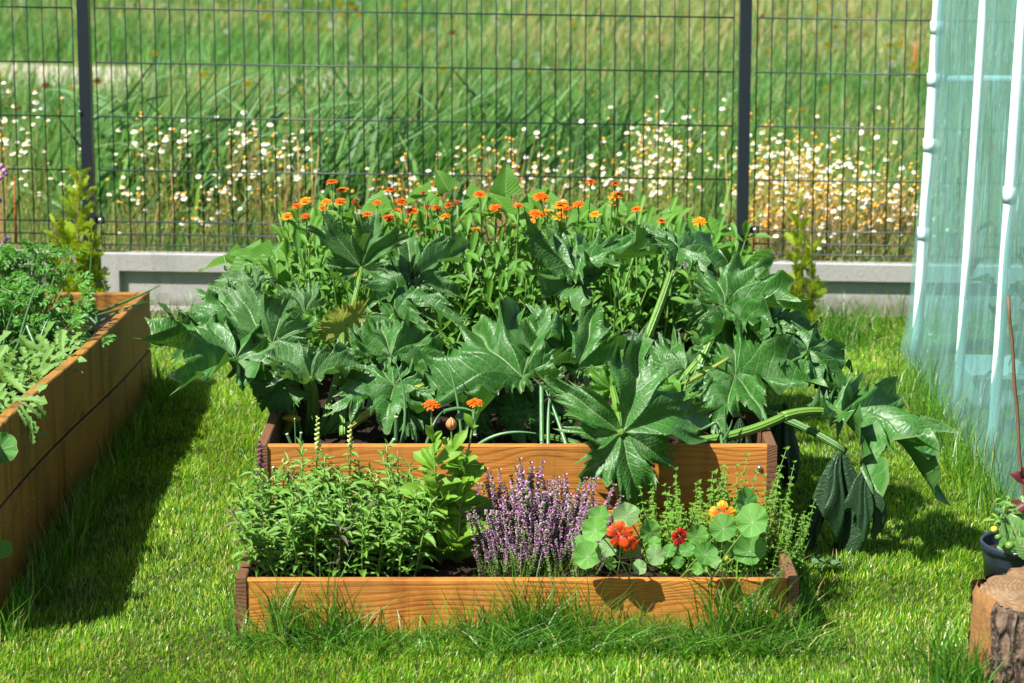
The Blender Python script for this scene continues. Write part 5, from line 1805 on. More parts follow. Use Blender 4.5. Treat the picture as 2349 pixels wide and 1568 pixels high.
M_NFO = flower_mat("nasturtium_orange", (0.40, 0.02, 0.004), (0.90, 0.12, 0.008))
M_NFR = flower_mat("nasturtium_red", (0.10, 0.004, 0.004), (0.62, 0.02, 0.01))
M_NFY = flower_mat("nasturtium_yellow", (0.70, 0.08, 0.006), (0.95, 0.50, 0.02))
M_THR = plain_mat("nasturtium_throat", (0.5, 0.06, 0.01), 0.5, 0.3)
nast_flower(P(*Z2(800, 812), 6.09), 0.058, [M_NFO], (-0.1, -0.85, 0.5), 3, M_THR)["label"] = "frilly orange red bloom"
nast_flower(P(*Z2(868, 872), 6.085), 0.036, [M_NFO], (0.2, -0.9, 0.3), 8, M_THR)["label"] = "second orange red bloom behind the first"
nast_flower(P(*Z2(1165, 828), 6.12), 0.040, [M_NFR], (0.05, -0.75, 0.6), 5, M_THR)["label"] = "small dark red bloom"
nast_flower(P(*Z2(1420, 692), 6.13), 0.058, [M_NFY], (0.05, -0.75, 0.65), 7, M_THR)["label"] = "yellow bloom with an orange centre"
obj("bud", spindle(0.016, 0.006, 8, 5).build("bud", M_PETALY), nas, frame(P(*Z2(1442, 975), 6.06), (0, 0, 1), (0, -1, 0)))
# ------------------------------------------------------------------ long bed: parsley, onions, rocket
M_PARS = leaf_mat("parsley_leaf", (0.035, 0.155, 0.010), (0.075, 0.25, 0.02), (0.25, 0.5, 0.04), 0.3, 0.4, 0.45)
M_ROCK = leaf_mat("rocket_leaf", (0.11, 0.25, 0.045), (0.18, 0.34, 0.07), (0.35, 0.55, 0.08), 0.35, 0.5, 0.35, (0.28, 0.42, 0.14))


def parsley_leaf(seed):
    rr = random.Random(seed)
    b = MB()
    b.tube([(0, 0, 0), (0, 0.25, 0.03), (0, 0.55, 0.0)], [0.012, 0.010, 0.006], 4, 1)
    wed = lambda t: max(0.06, (t ** 0.8) * (1 if t < 0.75 else (1 - (t - 0.75) * 2.6)))
    for (y, sx, L) in ((0.5, 0, 0.5), (0.42, 1, 0.42), (0.42, -1, 0.42), (0.25, 1, 0.36), (0.25, -1, 0.36)):
        for k in (-1, 0, 1):
            a = sx * 0.95 + k * 0.55 + rr.uniform(-0.15, 0.15)
            d = Vector((math.sin(a), math.cos(a), rr.uniform(-0.2, 0.3)))
            v, f, uv = leaf_data(0.62, wed, 4, 0.3, rr.uniform(0.1, 0.5), 0.05, seed + k, 0.18)
            b.merge((v, f, uv), scaled(frame((sx * 0.10, y, 0.0), d, (0, 0, 1)), L * 0.6 * rr.uniform(0.8, 1.1)))
    return b.build("leaf", [M_PARS, M_GSTEM])


PARS = [parsley_leaf(s) for s in (1, 2, 3)]
for i, (x_, Y_, top_, lab) in enumerate(((20, 8.20, 575, "tall bushy parsley in the long bed at the photo's edge"), (70, 8.05, 590, "parsley clump with its crown against the yellow green thuja"),
                                         (10, 7.75, 680, "lower parsley clump in front of the tall bushy one"), (85, 7.85, 655, "parsley clump among the onion leaves of the long bed"), (150, 7.75, 745, "small low parsley near the liner at the bed's corner"))):
    tp = P(x_, top_, Y_)
    base = Vector((tp.x, Y_, 0.24))
    pl = thing("parsley_plant", lab, "parsley", base, "parsley in the long bed")
    hh = tp.z - 0.24
    n = 60 if i < 4 else 16
    for k in range(n):
        q = base + Vector((R.uniform(-0.12, 0.12), R.uniform(-0.12, 0.12), hh * R.uniform(0.3, 1.0)))
        b0 = base + Vector((R.uniform(-0.03, 0.03), R.uniform(-0.03, 0.03), 0))
        obj("leaf", R.choice(PARS), pl, scaled(frame(q, rnd_dir(R.uniform(0, 6.28), R.uniform(0.0, 0.9)), (R.uniform(-0.3, 0.3), -0.4, 1)), R.uniform(0.07, 0.105)))
        if k % 2 == 0:
            obj("leaf_stalk", stem_mesh("leaf_stalk", bez(b0, (b0 + q) / 2 + Vector((0, 0, 0.04)), q, 5), 0.0022, 0.0014, M_GSTEM, 5), pl)

onion("onion with a tall leaf crossing the thuja at the back of the long bed", P(205, 735, 8.4), [
    ((P(203, 740, 8.4), P(205, 640, 8.4), P(212, 560, 8.4)), 0.005)], group="onions in the long bed")
onion("onion with long pale leaves lying over the bed corner towards the plinth", P(165, 745, 8.1), [
    ((P(160, 735, 8.1), P(250, 715, 8.25), P(368, 655, 8.45)), 0.0058), ((P(165, 740, 8.1), P(260, 715, 8.2), P(350, 690, 8.35)), 0.0045), ((P(190, 770, 8.0), P(220, 735, 8.1), P(330, 690, 8.3)), 0.0045), ((P(170, 730, 8.1), P(240, 690, 8.15), P(215, 775, 7.95)), 0.005),
    ((P(160, 745, 8.1), P(185, 715, 8.1), P(200, 690, 8.15)), 0.005), ((P(175, 700, 8.1), P(220, 740, 8.05), P(240, 765, 8.0)), 0.0045)], group="onions in the long bed")
onion("onion with blue green leaves fanning up among the parsley", P(40, 840, 7.6), [
    ((P(30, 850, 7.6), P(50, 740, 7.6), P(84, 655, 7.65)), 0.005), ((P(5, 860, 7.6), P(40, 800, 7.6), P(62, 745, 7.6)), 0.0065), ((P(62, 748, 7.6), P(80, 800, 7.55), P(125, 870, 7.5)), 0.005), ((P(80, 830, 7.6), P(95, 740, 7.65), P(140, 690, 7.7)), 0.004), ((P(0, 850, 7.6), P(10, 760, 7.6), P(35, 700, 7.6)), 0.005)], group="onions in the long bed")
rock_l = lambda t: max(0.05, (0.25 + 0.75 * t ** 1.2) * (1 if t < 0.8 else math.sqrt(max(0, 1 - ((t - 0.8) / 0.2) ** 2))))
ROCK = [leaf_mesh("leaf", M_ROCK, w_, rock_l, 10, 0.25, c, 0.02, s, tt) for s, c, w_, tt in ((1, 0.3, 0.27, 0.35), (2, 0.5, 0.24, 0.4), (3, 0.15, 0.30, 0.3))]
for i, (x_, y_, Y_, lab) in enumerate(((35, 885, 6.62, "rocket plant whose toothed leaves spill over the long bed's edge"), (90, 850, 7.25, "rocket plant in the middle of the pale row by the board"), (140, 815, 7.5, "rocket plant nearest the bed corner and its liner"),
                                       (10, 840, 7.25, "rocket plant behind the spilling one, below the onion leaves"), (20, 930, 6.7, "rocket plant lowest on the long bed board in the photo"))):
    c = P(x_, y_, Y_)
    base = Vector((min(c.x, -1.28) - 0.02, Y_, 0.245 + (8.64 - Y_) * 0.0434))
    pl = thing("rocket_plant", lab, "rocket", base, "rocket plants in the long bed")
    for k in range(52):
        a = R.uniform(0, 6.28)
        q = base + Vector((R.uniform(-0.10, 0.05), R.uniform(-0.15, 0.15), R.uniform(0.0, 0.06)))
        obj("leaf", R.choice(ROCK), pl, scaled(frame(q, rnd_dir(a, R.uniform(0.25, 1.2)), (0, -0.3, 1)), R.uniform(0.07, 0.12)))
    if i == 0:
        for (ax_, ay_, aY, tx_, ty_, dY) in ((30, 915, 6.45, 98, 915, -0.02), (40, 920, 6.43, 92, 940, -0.02), (45, 930, 6.42, 82, 985, -0.03), (70, 965, 6.40, 75, 1015, -0.02), (35, 935, 6.42, 60, 960, -0.03), (60, 900, 6.48, 105, 935, -0.03)):
            A, T = P(ax_, ay_, aY), P(tx_, ty_, aY + dY)
            obj("leaf", R.choice(ROCK), pl, scaled(frame(A, T - A, (0.3, -0.6, 0.7)), (T - A).length * 1.1))

# trailing nasturtium at the near end of the long bed, borage behind it
tr = thing("nasturtium_plant", "dark trailing nasturtium leaves poking in at the photo's edge beside the long bed", "nasturtium", (-1.30, 6.25, 0.24))
for (x_, y_, Y_, r_, nh) in ((-2, 1032, 6.12, 0.040, (0.3, -0.5, 0.8)), (4, 1262, 6.05, 0.024, (0.2, -0.6, 0.8)), (-20, 1070, 6.3, 0.04, (0, -0.5, 0.8)), (-18, 1240, 6.2, 0.03, (0, -0.6, 0.8))):
    c = P(x_, y_, Y_)
    obj("leaf", R.choice(NL), tr, scaled(frame(c, (0.2, 0.4, 1), nh), r_))
    f0 = Vector((-1.26, 6.28, 0.33))
    obj("leaf_stalk", stem_mesh("leaf_stalk", bez(f0, Vector((c.x - 0.05, Y_ - 0.02, max(0.32, c.z + 0.1))), c, 9), 0.0022, 0.0014, M_GSTEM, 6), tr)
M_BORB = flower_mat("borage_blue", (0.20, 0.13, 0.55), (0.22, 0.2, 0.75))
M_BORP = plain_mat("borage_pink", (0.42, 0.20, 0.36), 0.6, 0.2, 0, 0.3, 200)
bor = thing("borage_plant", "borage with drooping mauve and blue blooms at the photo's edge above the parsley", "borage", (-1.72, 8.5, 0.24))
for (x_, y_, s_, m_) in ((8, 385, 0.020, M_BORP), (2, 400, 0.02, M_BORP), (16, 392, 0.016, M_BORP), (4, 375, 0.016, M_BORP), (0, 455, 0.014, M_BORB), (8, 555, 0.016, M_BORP), (14, 545, 0.014, M_BORP), (22, 543, 0.010, M_BORB), (2, 562, 0.014, M_BORP)):
    c = P(x_, y_, 8.6)
    obj("bloom", spindle(0.9, 0.42, 10, 6, -0.25).build("bloom", m_), bor, scaled(frame(c, (R.uniform(-0.3, 0.3), -0.2, -1), (0, -1, 0)), s_ * 1.3))
    obj("stem", stem_mesh("stem", bez(Vector((-1.72, 8.5, 0.24)), P(-20, y_ + 40, 8.58), c, 8), 0.003, 0.0012, M_RSTEM, 5), bor)

# ------------------------------------------------------------------ thuja saplings
M_THU = leaf_mat("thuja_spray", (0.24, 0.40, 0.012), (0.40, 0.52, 0.02), (0.6, 0.6, 0.03), 0.4, 0.55, 0.3)
M_BARK = plain_mat("sapling_bark", (0.16, 0.10, 0.06), 0.8, 0.2)


def thuja_spray(seed):
    rr = random.Random(seed)
    b = MB()
    def twig(p, d, L, w, depth):
        d = d.normalized()
        s = Vector((d.y, -d.x, 0)).normalized() * w
        q = p + d * L
        u = Vector((0, 0, w * 0.7))
        b.add([p - s, p + s, q + s * 0.5, q - s * 0.5, p - u, p + u, q], [(0, 1, 2, 3), (4, 6, 5)], 0)
        if depth:
            n = 6 if depth == 2 else 3
            for k in range(n):
                t = 0.2 + 0.75 * k / n
                for sd in (-1, 1):
                    a = sd * rr.uniform(0.5, 0.8)
                    dd = Vector((d.x * math.cos(a) - d.y * math.sin(a), d.x * math.sin(a) + d.y * math.cos(a), d.z + rr.uniform(-0.15, 0.15)))
                    twig(p + d * L * t, dd, L * (0.30 if depth == 2 else 0.42) * (1.15 - 0.7 * t), w * 0.9, depth - 1)
    twig(Vector((0, 0, 0)), Vector((0, 1, 0)), 1.0, 0.021, 2)
    return b.build("spray", M_THU)


THU = [thuja_spray(s) for s in (1, 2, 3)]


def thuja(label, trunks, n):
    base = trunks[0][0]
    pl = thing("thuja_sapling", label, "thuja", base, "young thujas along the plinth")
    for (a, c, wd) in trunks:
        obj("trunk", stem_mesh("trunk", bez(a, (a + c) / 2 + Vector((0.01, 0, 0)), c, 8), 0.005, 0.002, M_BARK, 6), pl)
        for k in range(n):
            f = 0.08 + 0.92 * k / n
            q = a.lerp(c, f)
            w_ = wd * (1.15 - 0.8 * f) * R.uniform(0.6, 1.2)
            obj("branch", R.choice(THU), pl, scaled(frame(q, rnd_dir(R.uniform(0, 6.28), R.uniform(0.35, 1.2)), (R.uniform(-1, 1), -1, R.uniform(-0.5, 0.5))), max(0.05, w_)))
    return pl


gz = lambda x, Y: Vector((P(x, 700, Y).x, Y, 0))
thuja("yellow green thuja sapling in front of the fence post by the long bed", [(gz(165, 9.55), P(182, 395, 9.6), 0.15), (gz(130, 9.55), P(128, 510, 9.55), 0.10), (gz(205, 9.6), P(215, 545, 9.6), 0.12)], 62)
thuja("thin thuja sapling standing between the courgettes and the greenhouse", [(gz(1845, 9.5), P(1832, 452, 9.55), 0.11), (gz(1862, 9.5), P(1860, 560, 9.5), 0.09), (gz(1830, 9.52), P(1822, 590, 9.5), 0.095)], 46)

# ------------------------------------------------------------------ plastic greenhouse
def film_mat():
    m, nt, out = new_mat("greenhouse_film")
    t = NT(nt)
    tc = t.n("ShaderNodeTexCoord")
    mp = t.n("ShaderNodeMapping")
    mp.inputs['Scale'].default_value = (9, 9, 0.6)
    nt.links.new(tc.outputs['Object'], mp.inputs['Vector'])
    st = t.noise(mp.outputs[0], 4.0, 5, 0.65, 0.4)
    mp2 = t.n("ShaderNodeMapping")
    mp2.inputs['Scale'].default_value = (30, 30, 1.0)
    nt.links.new(tc.outputs['Object'], mp2.inputs['Vector'])
    s2 = t.noise(mp2.outputs[0], 3.0, 3, 0.6)
    f = t.math('ADD', t.step(st, 0.35, 0.75, 0.20, 0.42), t.step(s2, 0.58, 0.72, 0.0, 0.12), clamp=True)
    mp3 = t.n("ShaderNodeMapping")
    mp3.inputs['Scale'].default_value = (5, 5, 0.45)
    mp3.inputs['Rotation'].default_value = (0.12, 0.0, 0.0)
    nt.links.new(tc.outputs['Object'], mp3.inputs['Vector'])
    cr = t.noise(mp3.outputs[0], 3.0, 2, 0.5, 0.6)
    crease = t.step(t.math('ABSOLUTE', t.math('SUBTRACT', cr, 0.52)), 0.0, 0.008, 0.38, 0.0)
    f = t.math('ADD', f, crease, clamp=True)
    tr = t.n("ShaderNodeBsdfTransparent")
    tr.inputs[0].default_value = (0.62, 0.90, 0.87, 1)
    df = t.n("ShaderNodeBsdfDiffuse")
    df.inputs[0].default_value = (0.50, 0.84, 0.80, 1)
    body = t.mixs(0.55, df.outputs[0], t.translucent((0.52, 0.87, 0.83)))
    gl = t.n("ShaderNodeBsdfGlossy")
    gl.inputs['Roughness'].default_value = 0.16
    gl.inputs[0].default_value = (1, 1, 1, 1)
    nm = t.bump(t.math('ADD', st, s2), 0.5, 0.02)
    nt.links.new(nm, gl.inputs['Normal'])
    fr = t.n("ShaderNodeFresnel")
    fr.inputs[0].default_value = 1.4
    c = t.mixs(f, tr.outputs[0], body)
    nt.links.new(t.mixs(t.math('MULTIPLY', fr.outputs[0], 0.55), c, gl.outputs[0]), out.inputs[0])
    return m


M_FILM = film_mat()
GX, GY0, GY1, GW = 1.405, 6.6, 9.28, 1.9
gh = thing("greenhouse", "clear green plastic film greenhouse on a white pipe frame", "greenhouse", (GX + GW / 2, 8.0, 0))


def arch(f):
    """cross-section of the frame: f 0..1 from the near foot over the roof to the far foot (x offset, z)"""
    if f < 0.3:
        z = 1.35 * f / 0.3
        return 0.032 * z, z
    if f > 0.7:
        z = 1.35 * (1 - f) / 0.3
        return GW - 0.032 * z, z
    a = math.pi * (f - 0.3) / 0.4
    x0_, x1_ = 0.032 * 1.35, GW - 0.032 * 1.35
    return (x0_ + x1_) / 2 - (x1_ - x0_) / 2 * math.cos(a), 1.35 + 0.75 * math.sin(a)


def film_sheet(name, fn, nu, nv):
    b = MB()
    vv = [fn(i / (nu - 1), j / (nv - 1)) for j in range(nv) for i in range(nu)]
    b.add(vv, [(j * nu + i, j * nu + i + 1, (j + 1) * nu + i + 1, (j + 1) * nu + i) for j in range(nv - 1) for i in range(nu - 1)])
    return obj(name, b.build(name, M_FILM), gh)


def side_fn(u, v):
    y = GY0 + (GY1 + 0.03 - GY0) * v
    f = u
    ox, z = arch(f)
    cx_ = GW / 2
    sgn = -1 if ox < cx_ else 1
    skirt = 0.05 * math.exp(-z / 0.22)
    wr = 0.006 * math.sin(y * 23 + z * 3.0) + 0.004 * math.sin(y * 41 - z * 9) + 0.003 * math.sin(z * 11 + y * 5)
    belly = -0.004
    return (GX + ox + sgn * (belly + skirt + wr * (1 if f < 0.3 or f > 0.7 else 0.3)), y, max(z, 0.0) + (0.02 if 0.3 < f < 0.7 else 0) + 0.003)


film_sheet("film_cover", side_fn, 150, 130)


def end_fn(y):
    def fn(u, v):
        z = 0.003 + 1.95 * v
        w0 = 0.032 * min(z, 1.35)
        if z > 1.35:
            q = min(1.0, (z - 1.35) / 0.75)
            w0 = GW / 2 - (GW / 2 - 0.043) * math.sqrt(max(0.0, 1 - q * q))
        x_ = w0 + (GW - 2 * w0) * u
        return (GX + x_, y + 0.010 * math.sin(x_ * 17 + z * 4) + 0.008 * math.sin(z * 9), z)
    return fn


film_sheet("film_end_wall", end_fn(GY1 + 0.05), 70, 40)
film_sheet("film_door_wall", end_fn(GY0 + 0.02), 70, 40)
PY = [9.20, 8.33, 7.70, 7.05]
for y in PY:
    b = MB()
    pts = []
    for k in range(41):
        ox, z = arch(k / 40)
        pts.append((GX + ox, y, z))
    b.tube(pts, {9.20: 0.0195, 8.33: 0.0145}.get(y, 0.0165), 12)
    obj("frame_hoop", b.build("frame_hoop", M_PVC), gh)


def clip(x_, y_, z_, r=0.0232, L=0.042):
    b = MB()
    b.tube([(x_, y_, z_ - L / 2), (x_, y_, z_ + L / 2)], r, 12)
    obj("frame_clip", b.build("frame_clip", M_PVC), gh)


for yp in (63, 183, 333, 536):
    p_ = P(2120, yp, 9.20)
    clip(GX + 0.032 * p_.z, 9.20, p_.z)
p_ = P(2320, 447, 7.70)
clip(GX + 0.032 * p_.z, 7.70, p_.z, 0.020, 0.045)
for (z, yb_) in ((P(2130, 183, 9.2).z, 9.2), (1.62, 9.2)):
    b = MB()
    b.tube([(GX + 0.02, yb_ + 0.02, z), (GX + GW - 0.02, yb_ + 0.02, z)], 0.0125, 10)
    obj("cross_pipe", b.build("cross_pipe", M_PVC), gh)
for z, dx in ((1.36, 0.045), (2.1, GW / 2)):
    b = MB()
    b.tube([(GX + dx + 0.02, GY0 + 0.03, z + 0.02), (GX + dx + 0.02, GY1, z + 0.02)], 0.0125, 10)
    obj("ridge_pipe", b.build("pipe", M_PVC), gh)
# what shows dimly inside: a white trough and leafy tomato plants
tg = G(2205, 925)
b = MB()
x_, y_ = GX + 0.15, 8.55
for (s0, s1, z0, z1) in ((0.09, 0.11, 0.0, 0.16),):
    prof = [(0.62, 0.0), (0.7, 0.10), (0.75, 0.10), (0.75, 0.112), (0.68, 0.112), (0.6, 0.03)]
    vv = []
    for (k_, z_) in prof:
        vv += [(x_ - 0.13 * k_, y_ - 0.22 * k_, z_ + 0.002), (x_ + 0.13 * k_, y_ - 0.22 * k_, z_ + 0.002), (x_ + 0.13 * k_, y_ + 0.22 * k_, z_ + 0.002), (x_ - 0.13 * k_, y_ + 0.22 * k_, z_ + 0.002)]
    ff = [(i * 4 + k, i * 4 + (k + 1) % 4, i * 4 + 4 + (k + 1) % 4, i * 4 + 4 + k) for i in range(5) for k in range(4)] + [(3, 2, 1, 0), (20, 21, 22, 23)]
    b.add(vv, ff)
tag(obj("planter_trough", b.build("planter_trough", M_PVC, False)), "white trough seen dimly through the greenhouse film near its foot", "trough")
M_TOM = leaf_mat("tomato_leaf", (0.03, 0.11, 0.025), (0.055, 0.16, 0.03), (0.12, 0.3, 0.04), 0.3)
TOML = [leaf_mesh("leaf", M_TOM, 0.55, lance, 6, 0.3, c, 0.03, s, 0.15) for s, c in ((1, 0.3), (2, 0.5))]
for i, (x_, y_, hh, lab) in enumerate(((1.66, 7.75, 0.50, "leafy tomato plant behind the film beside the thick white pipe"), (1.70, 8.5, 0.60, "leafy tomato plant deeper inside the greenhouse behind the trough"))):
    pl = thing("tomato_plant", lab, "tomato plant", (x_, y_, 0), "tomato plants inside the greenhouse")
    obj("stem", stem_mesh("stem", bez(Vector((x_, y_, 0)), Vector((x_ + 0.02, y_, hh / 2)), Vector((x_, y_, hh)), 6), 0.006, 0.003, M_GSTEM), pl)
    for k in range(40):
        q = Vector((x_ + R.uniform(-0.16, 0.16), y_ + R.uniform(-0.16, 0.16), hh * R.uniform(0.15, 1.05)))
        obj("leaf", R.choice(TOML), pl, scaled(frame(q, rnd_dir(R.uniform(0, 6.28), R.uniform(-0.5, 0.4)), (0, -0.2, 1)), R.uniform(0.07, 0.13)))

# ------------------------------------------------------------------ log, pot and what grows in it
def bark_mat():
    m, nt, out = new_mat("log_bark")
    t = NT(nt)
    tc = t.n("ShaderNodeTexCoord")
    mp = t.n("ShaderNodeMapping")
    mp.inputs['Scale'].default_value = (1, 1, 0.38)
    nt.links.new(tc.outputs['Object'], mp.inputs['Vector'])
    wv = t.n("ShaderNodeVectorMath", operation='MULTIPLY_ADD')
    nz = t.n("ShaderNodeTexNoise")
    nz.inputs['Scale'].default_value = 14
    nt.links.new(mp.outputs[0], nz.inputs['Vector'])
    nt.links.new(nz.outputs['Color'], wv.inputs[0])
    wv.inputs[1].default_value = (0.05, 0.05, 0.05)
    nt.links.new(mp.outputs[0], wv.inputs[2])
    e = t.voro(wv.outputs[0], 30, 'DISTANCE_TO_EDGE')
    fine = t.noise(tc.outputs['Object'], 90, 6, 0.7)
    c = t.mix(t.step(e, 0.02, 0.22), (0.035, 0.024, 0.018), (0.15, 0.095, 0.062))
    c = t.mix(t.step(fine, 0.42, 0.7, 0.0, 0.8), c, (0.27, 0.20, 0.155))
    h = t.math('ADD', t.step(e, 0.0, 0.25), t.math('MULTIPLY', fine, 0.6))
    nt.links.new(t.principled(c, 0.9, 0.15, t.bump(h, 1.0, 0.012)), out.inputs[0])
    return m


def log_end_mat():
    m, nt, out = new_mat("sawn_log_end")
    t = NT(nt)
    tc = t.n("ShaderNodeTexCoord")
    s = t.n("ShaderNodeSeparateXYZ")
    nt.links.new(tc.outputs['Object'], s.inputs[0])
    r = t.math('SQRT', t.math('ADD', t.math('POWER', s.outputs[0], 2.0), t.math('POWER', s.outputs[1], 2.0)))
    lo = t.noise(tc.outputs['Object'], 7, 4)
    ring = t.math('MULTIPLY_ADD', t.math('SINE', t.math('ADD', t.math('MULTIPLY', r, 620.0), t.math('MULTIPLY', lo, 9.0))), 0.5, 0.5)
    fi = t.noise(tc.outputs['Object'], 60, 6, 0.7)
    c = t.mix(ring, (0.29, 0.18, 0.09), (0.19, 0.11, 0.05))
    c = t.mix(t.step(fi, 0.38, 0.65, 0.0, 0.8), c, (0.13, 0.08, 0.045))
    c = t.mix(t.step(lo, 0.5, 0.7, 0.0, 0.5), c, (0.36, 0.26, 0.16))
    nt.links.new(t.principled(c, 0.8, 0.2, t.bump(fi, 0.7, 0.006)), out.inputs[0])
    return m


M_BARKL, M_LOGEND = bark_mat(), log_end_mat()
M_BARE = plain_mat("stripped_log_wood", (0.25, 0.125, 0.045), 0.75, 0.2, 0, 0.5, 22, 0.5, 70)
SC, SR, SH = Vector((1.197, 5.715, 0)), 0.178, 0.205
log = thing("tree_stump", "sawn log with rough dark bark standing before the pot", "log", SC)


def log_r(a, z, bark=True):
    p = Vector((math.cos(a) * 3, math.sin(a) * 3, z * 6))
    r = SR * (1 + 0.05 * math.sin(2 * a + 0.6) + 0.03 * math.sin(5 * a) + 0.045 * (1 - z / SH))
    if bark:
        q = Vector((math.cos(a) * 11, math.sin(a) * 11, z * 14))
        r += 0.013 * mnoise.noise(q) + 0.007 * mnoise.noise(q * 2.6) + 0.006
    else:
        r += 0.003 * mnoise.noise(p * 5) - 0.004
    return r


A0, A1 = math.radians(152), math.radians(216)        # the strip facing the lawn where bark has come off
def log_wall(name, a0, a1, n, m_, mat, bark):
    b = MB()
    vv, uv = [], []
    for j in range(m_ + 1):
        z = -0.02 + (SH + 0.02) * j / m_
        for i in range(n + 1):
            a = a0 + (a1 - a0) * i / n
            r = log_r(a, max(0, z), bark)
            if j == m_:
                r -= 0.008
            vv.append((r * math.cos(a), r * math.sin(a), z + (0.012 * mnoise.noise(Vector((math.cos(a) * 6, math.sin(a) * 6, 3))) if j == m_ else 0)))
            uv.append((i / n, j / m_))
    b.add(vv, [(j * (n + 1) + i, j * (n + 1) + i + 1, (j + 1) * (n + 1) + i + 1, (j + 1) * (n + 1) + i) for j in range(m_) for i in range(n)], 0, uv)
    return obj(name, b.build(name, mat), log, Matrix.Translation(SC))


log_wall("bark", A1 - 0.05, A0 + 2 * math.pi + 0.05, 150, 26, M_BARKL, True)
log_wall("bare_wood", A0, A1, 24, 14, M_BARE, False)
b = MB()
n, m_ = 90, 12
vv = [(0, 0, SH + 0.004)]
for i in range(1, m_ + 1):
    for k in range(n):
        a = 2 * math.pi * k / n
        r = (log_r(a, SH, not (A0 < a < A1)) - 0.006) * i / m_
        q = Vector((math.cos(a) * i * 0.7, math.sin(a) * i * 0.7, 9))
        vv.append((r * math.cos(a), r * math.sin(a), SH + 0.004 * mnoise.noise(q) + 0.012 * mnoise.noise(Vector((math.cos(a) * 6, math.sin(a) * 6, 3))) * (i / m_) ** 3 - 0.02 * max(0, math.cos(a - 3.6)) * (i / m_) ** 6))
ff = [(0, 1 + k, 1 + (k + 1) % n) for k in range(n)]
for i in range(m_ - 1):
    o_ = 1 + i * n
    ff += [(o_ + k, o_ + n + k, o_ + n + (k + 1) % n, o_ + (k + 1) % n) for k in range(n)]
b.add(vv, ff)
obj("sawn_top", b.build("sawn_top", M_LOGEND), log, Matrix.Translation(SC))

PC, PR, PH = Vector((1.232, 6.20, 0)), 0.120, 0.178
pot = thing("flower_pot", "ribbed blue black plastic pot behind the log", "pot", PC)
b = MB()
prof = [(0.0, 0.001), (0.74, 0.001), (0.76, 0.01), (0.95, 0.158), (0.955, 0.160), (1.0, 0.162), (1.0, PH - 0.004), (0.985, PH), (0.945, PH), (0.935, PH - 0.006), (0.90, 0.09), (0.0, 0.085)]
n = 72
vv, uv = [], []
for i, (r, z) in enumerate(prof):
    for k in range(n):
        a = 2 * math.pi * k / n
        rr_ = r * PR * (1 - (0.02 if (k % 6 < 1 and i in (2, 3)) else 0))
        vv.append((rr_ * math.cos(a), rr_ * math.sin(a), z))
        uv.append((k / n, i / 11))
b.add(vv, [(i * n + k, i * n + (k + 1) % n, (i + 1) * n + (k + 1) % n, (i + 1) * n + k) for i in range(len(prof) - 1) for k in range(n)], 0, uv)
obj("pot_body", b.build("pot_body", M_POT), pot, Matrix.Translation(PC))
b = MB()
vv = [(0, 0, 0.152)]
for i in range(1, 7):
    for k in range(36):
        a = 2 * math.pi * k / 36
        r = PR * 0.925 * i / 6
        vv.append((r * math.cos(a), r * math.sin(a), 0.148 + 0.010 * mnoise.noise(Vector((r * math.cos(a) * 60, r * math.sin(a) * 60, 1)))))
ff = [(0, 1 + k, 1 + (k + 1) % 36) for k in range(36)]
for i in range(5):
    ff += [(1 + i * 36 + k, 37 + i * 36 + k, 37 + i * 36 + (k + 1) % 36, 1 + i * 36 + (k + 1) % 36) for k in range(36)]
b.add(vv, ff)
obj("pot_soil", b.build("pot_soil", M_SOIL), pot, Matrix.Translation(PC))
M_CANE = plain_mat("cane", (0.13, 0.075, 0.035), 0.6, 0.3, 0, 0.35, 60)
c0, c1 = Vector((P(2362, 1230, 6.22).x, 6.22, 0.10)), P(2313, 678, 6.32)
b = MB()
pts = [c0.lerp(c1, k / 12) + Vector((0.002 * math.sin(k * 2.1), 0, 0)) for k in range(13)]
b.tube(pts, [0.0042 if k % 4 else 0.0052 for k in range(13)], 8)
tag(obj("garden_cane", b.build("garden_cane", M_CANE)), "thin brown cane stuck upright in the dark pot", "cane")
M_STRAW = leaf_mat("potted_leaf", (0.10, 0.26, 0.05), (0.15, 0.31, 0.07), (0.4, 0.5, 0.1), 0.3, 0.4, 0.4, (0.4, 0.36, 0.22), 6)
M_REDL = plain_mat("red_leaf", (0.075, 0.012, 0.010), 0.5, 0.3, 0, 0.4, 90)
wide_l = lambda t: max(0.05, math.sin(math.pi * min(1, t ** 0.72)) ** 0.6)
SL_ = [leaf_mesh("leaf", M_STRAW, 0.9, wide_l, 8, 0.15, c, 0.02, s, 0.05) for s, c in ((1, 0.2), (2, 0.4))]
RL_ = leaf_mesh("red_leaf", M_REDL, 0.8, wide_l, 6, 0.3, 0.3, 0.03, 3, 0.08)
ps = thing("potted_plant", "strawberry like plant with broad green and dark red leaves in the pot", "pot plant", PC + Vector((0, 0, 0.148)))
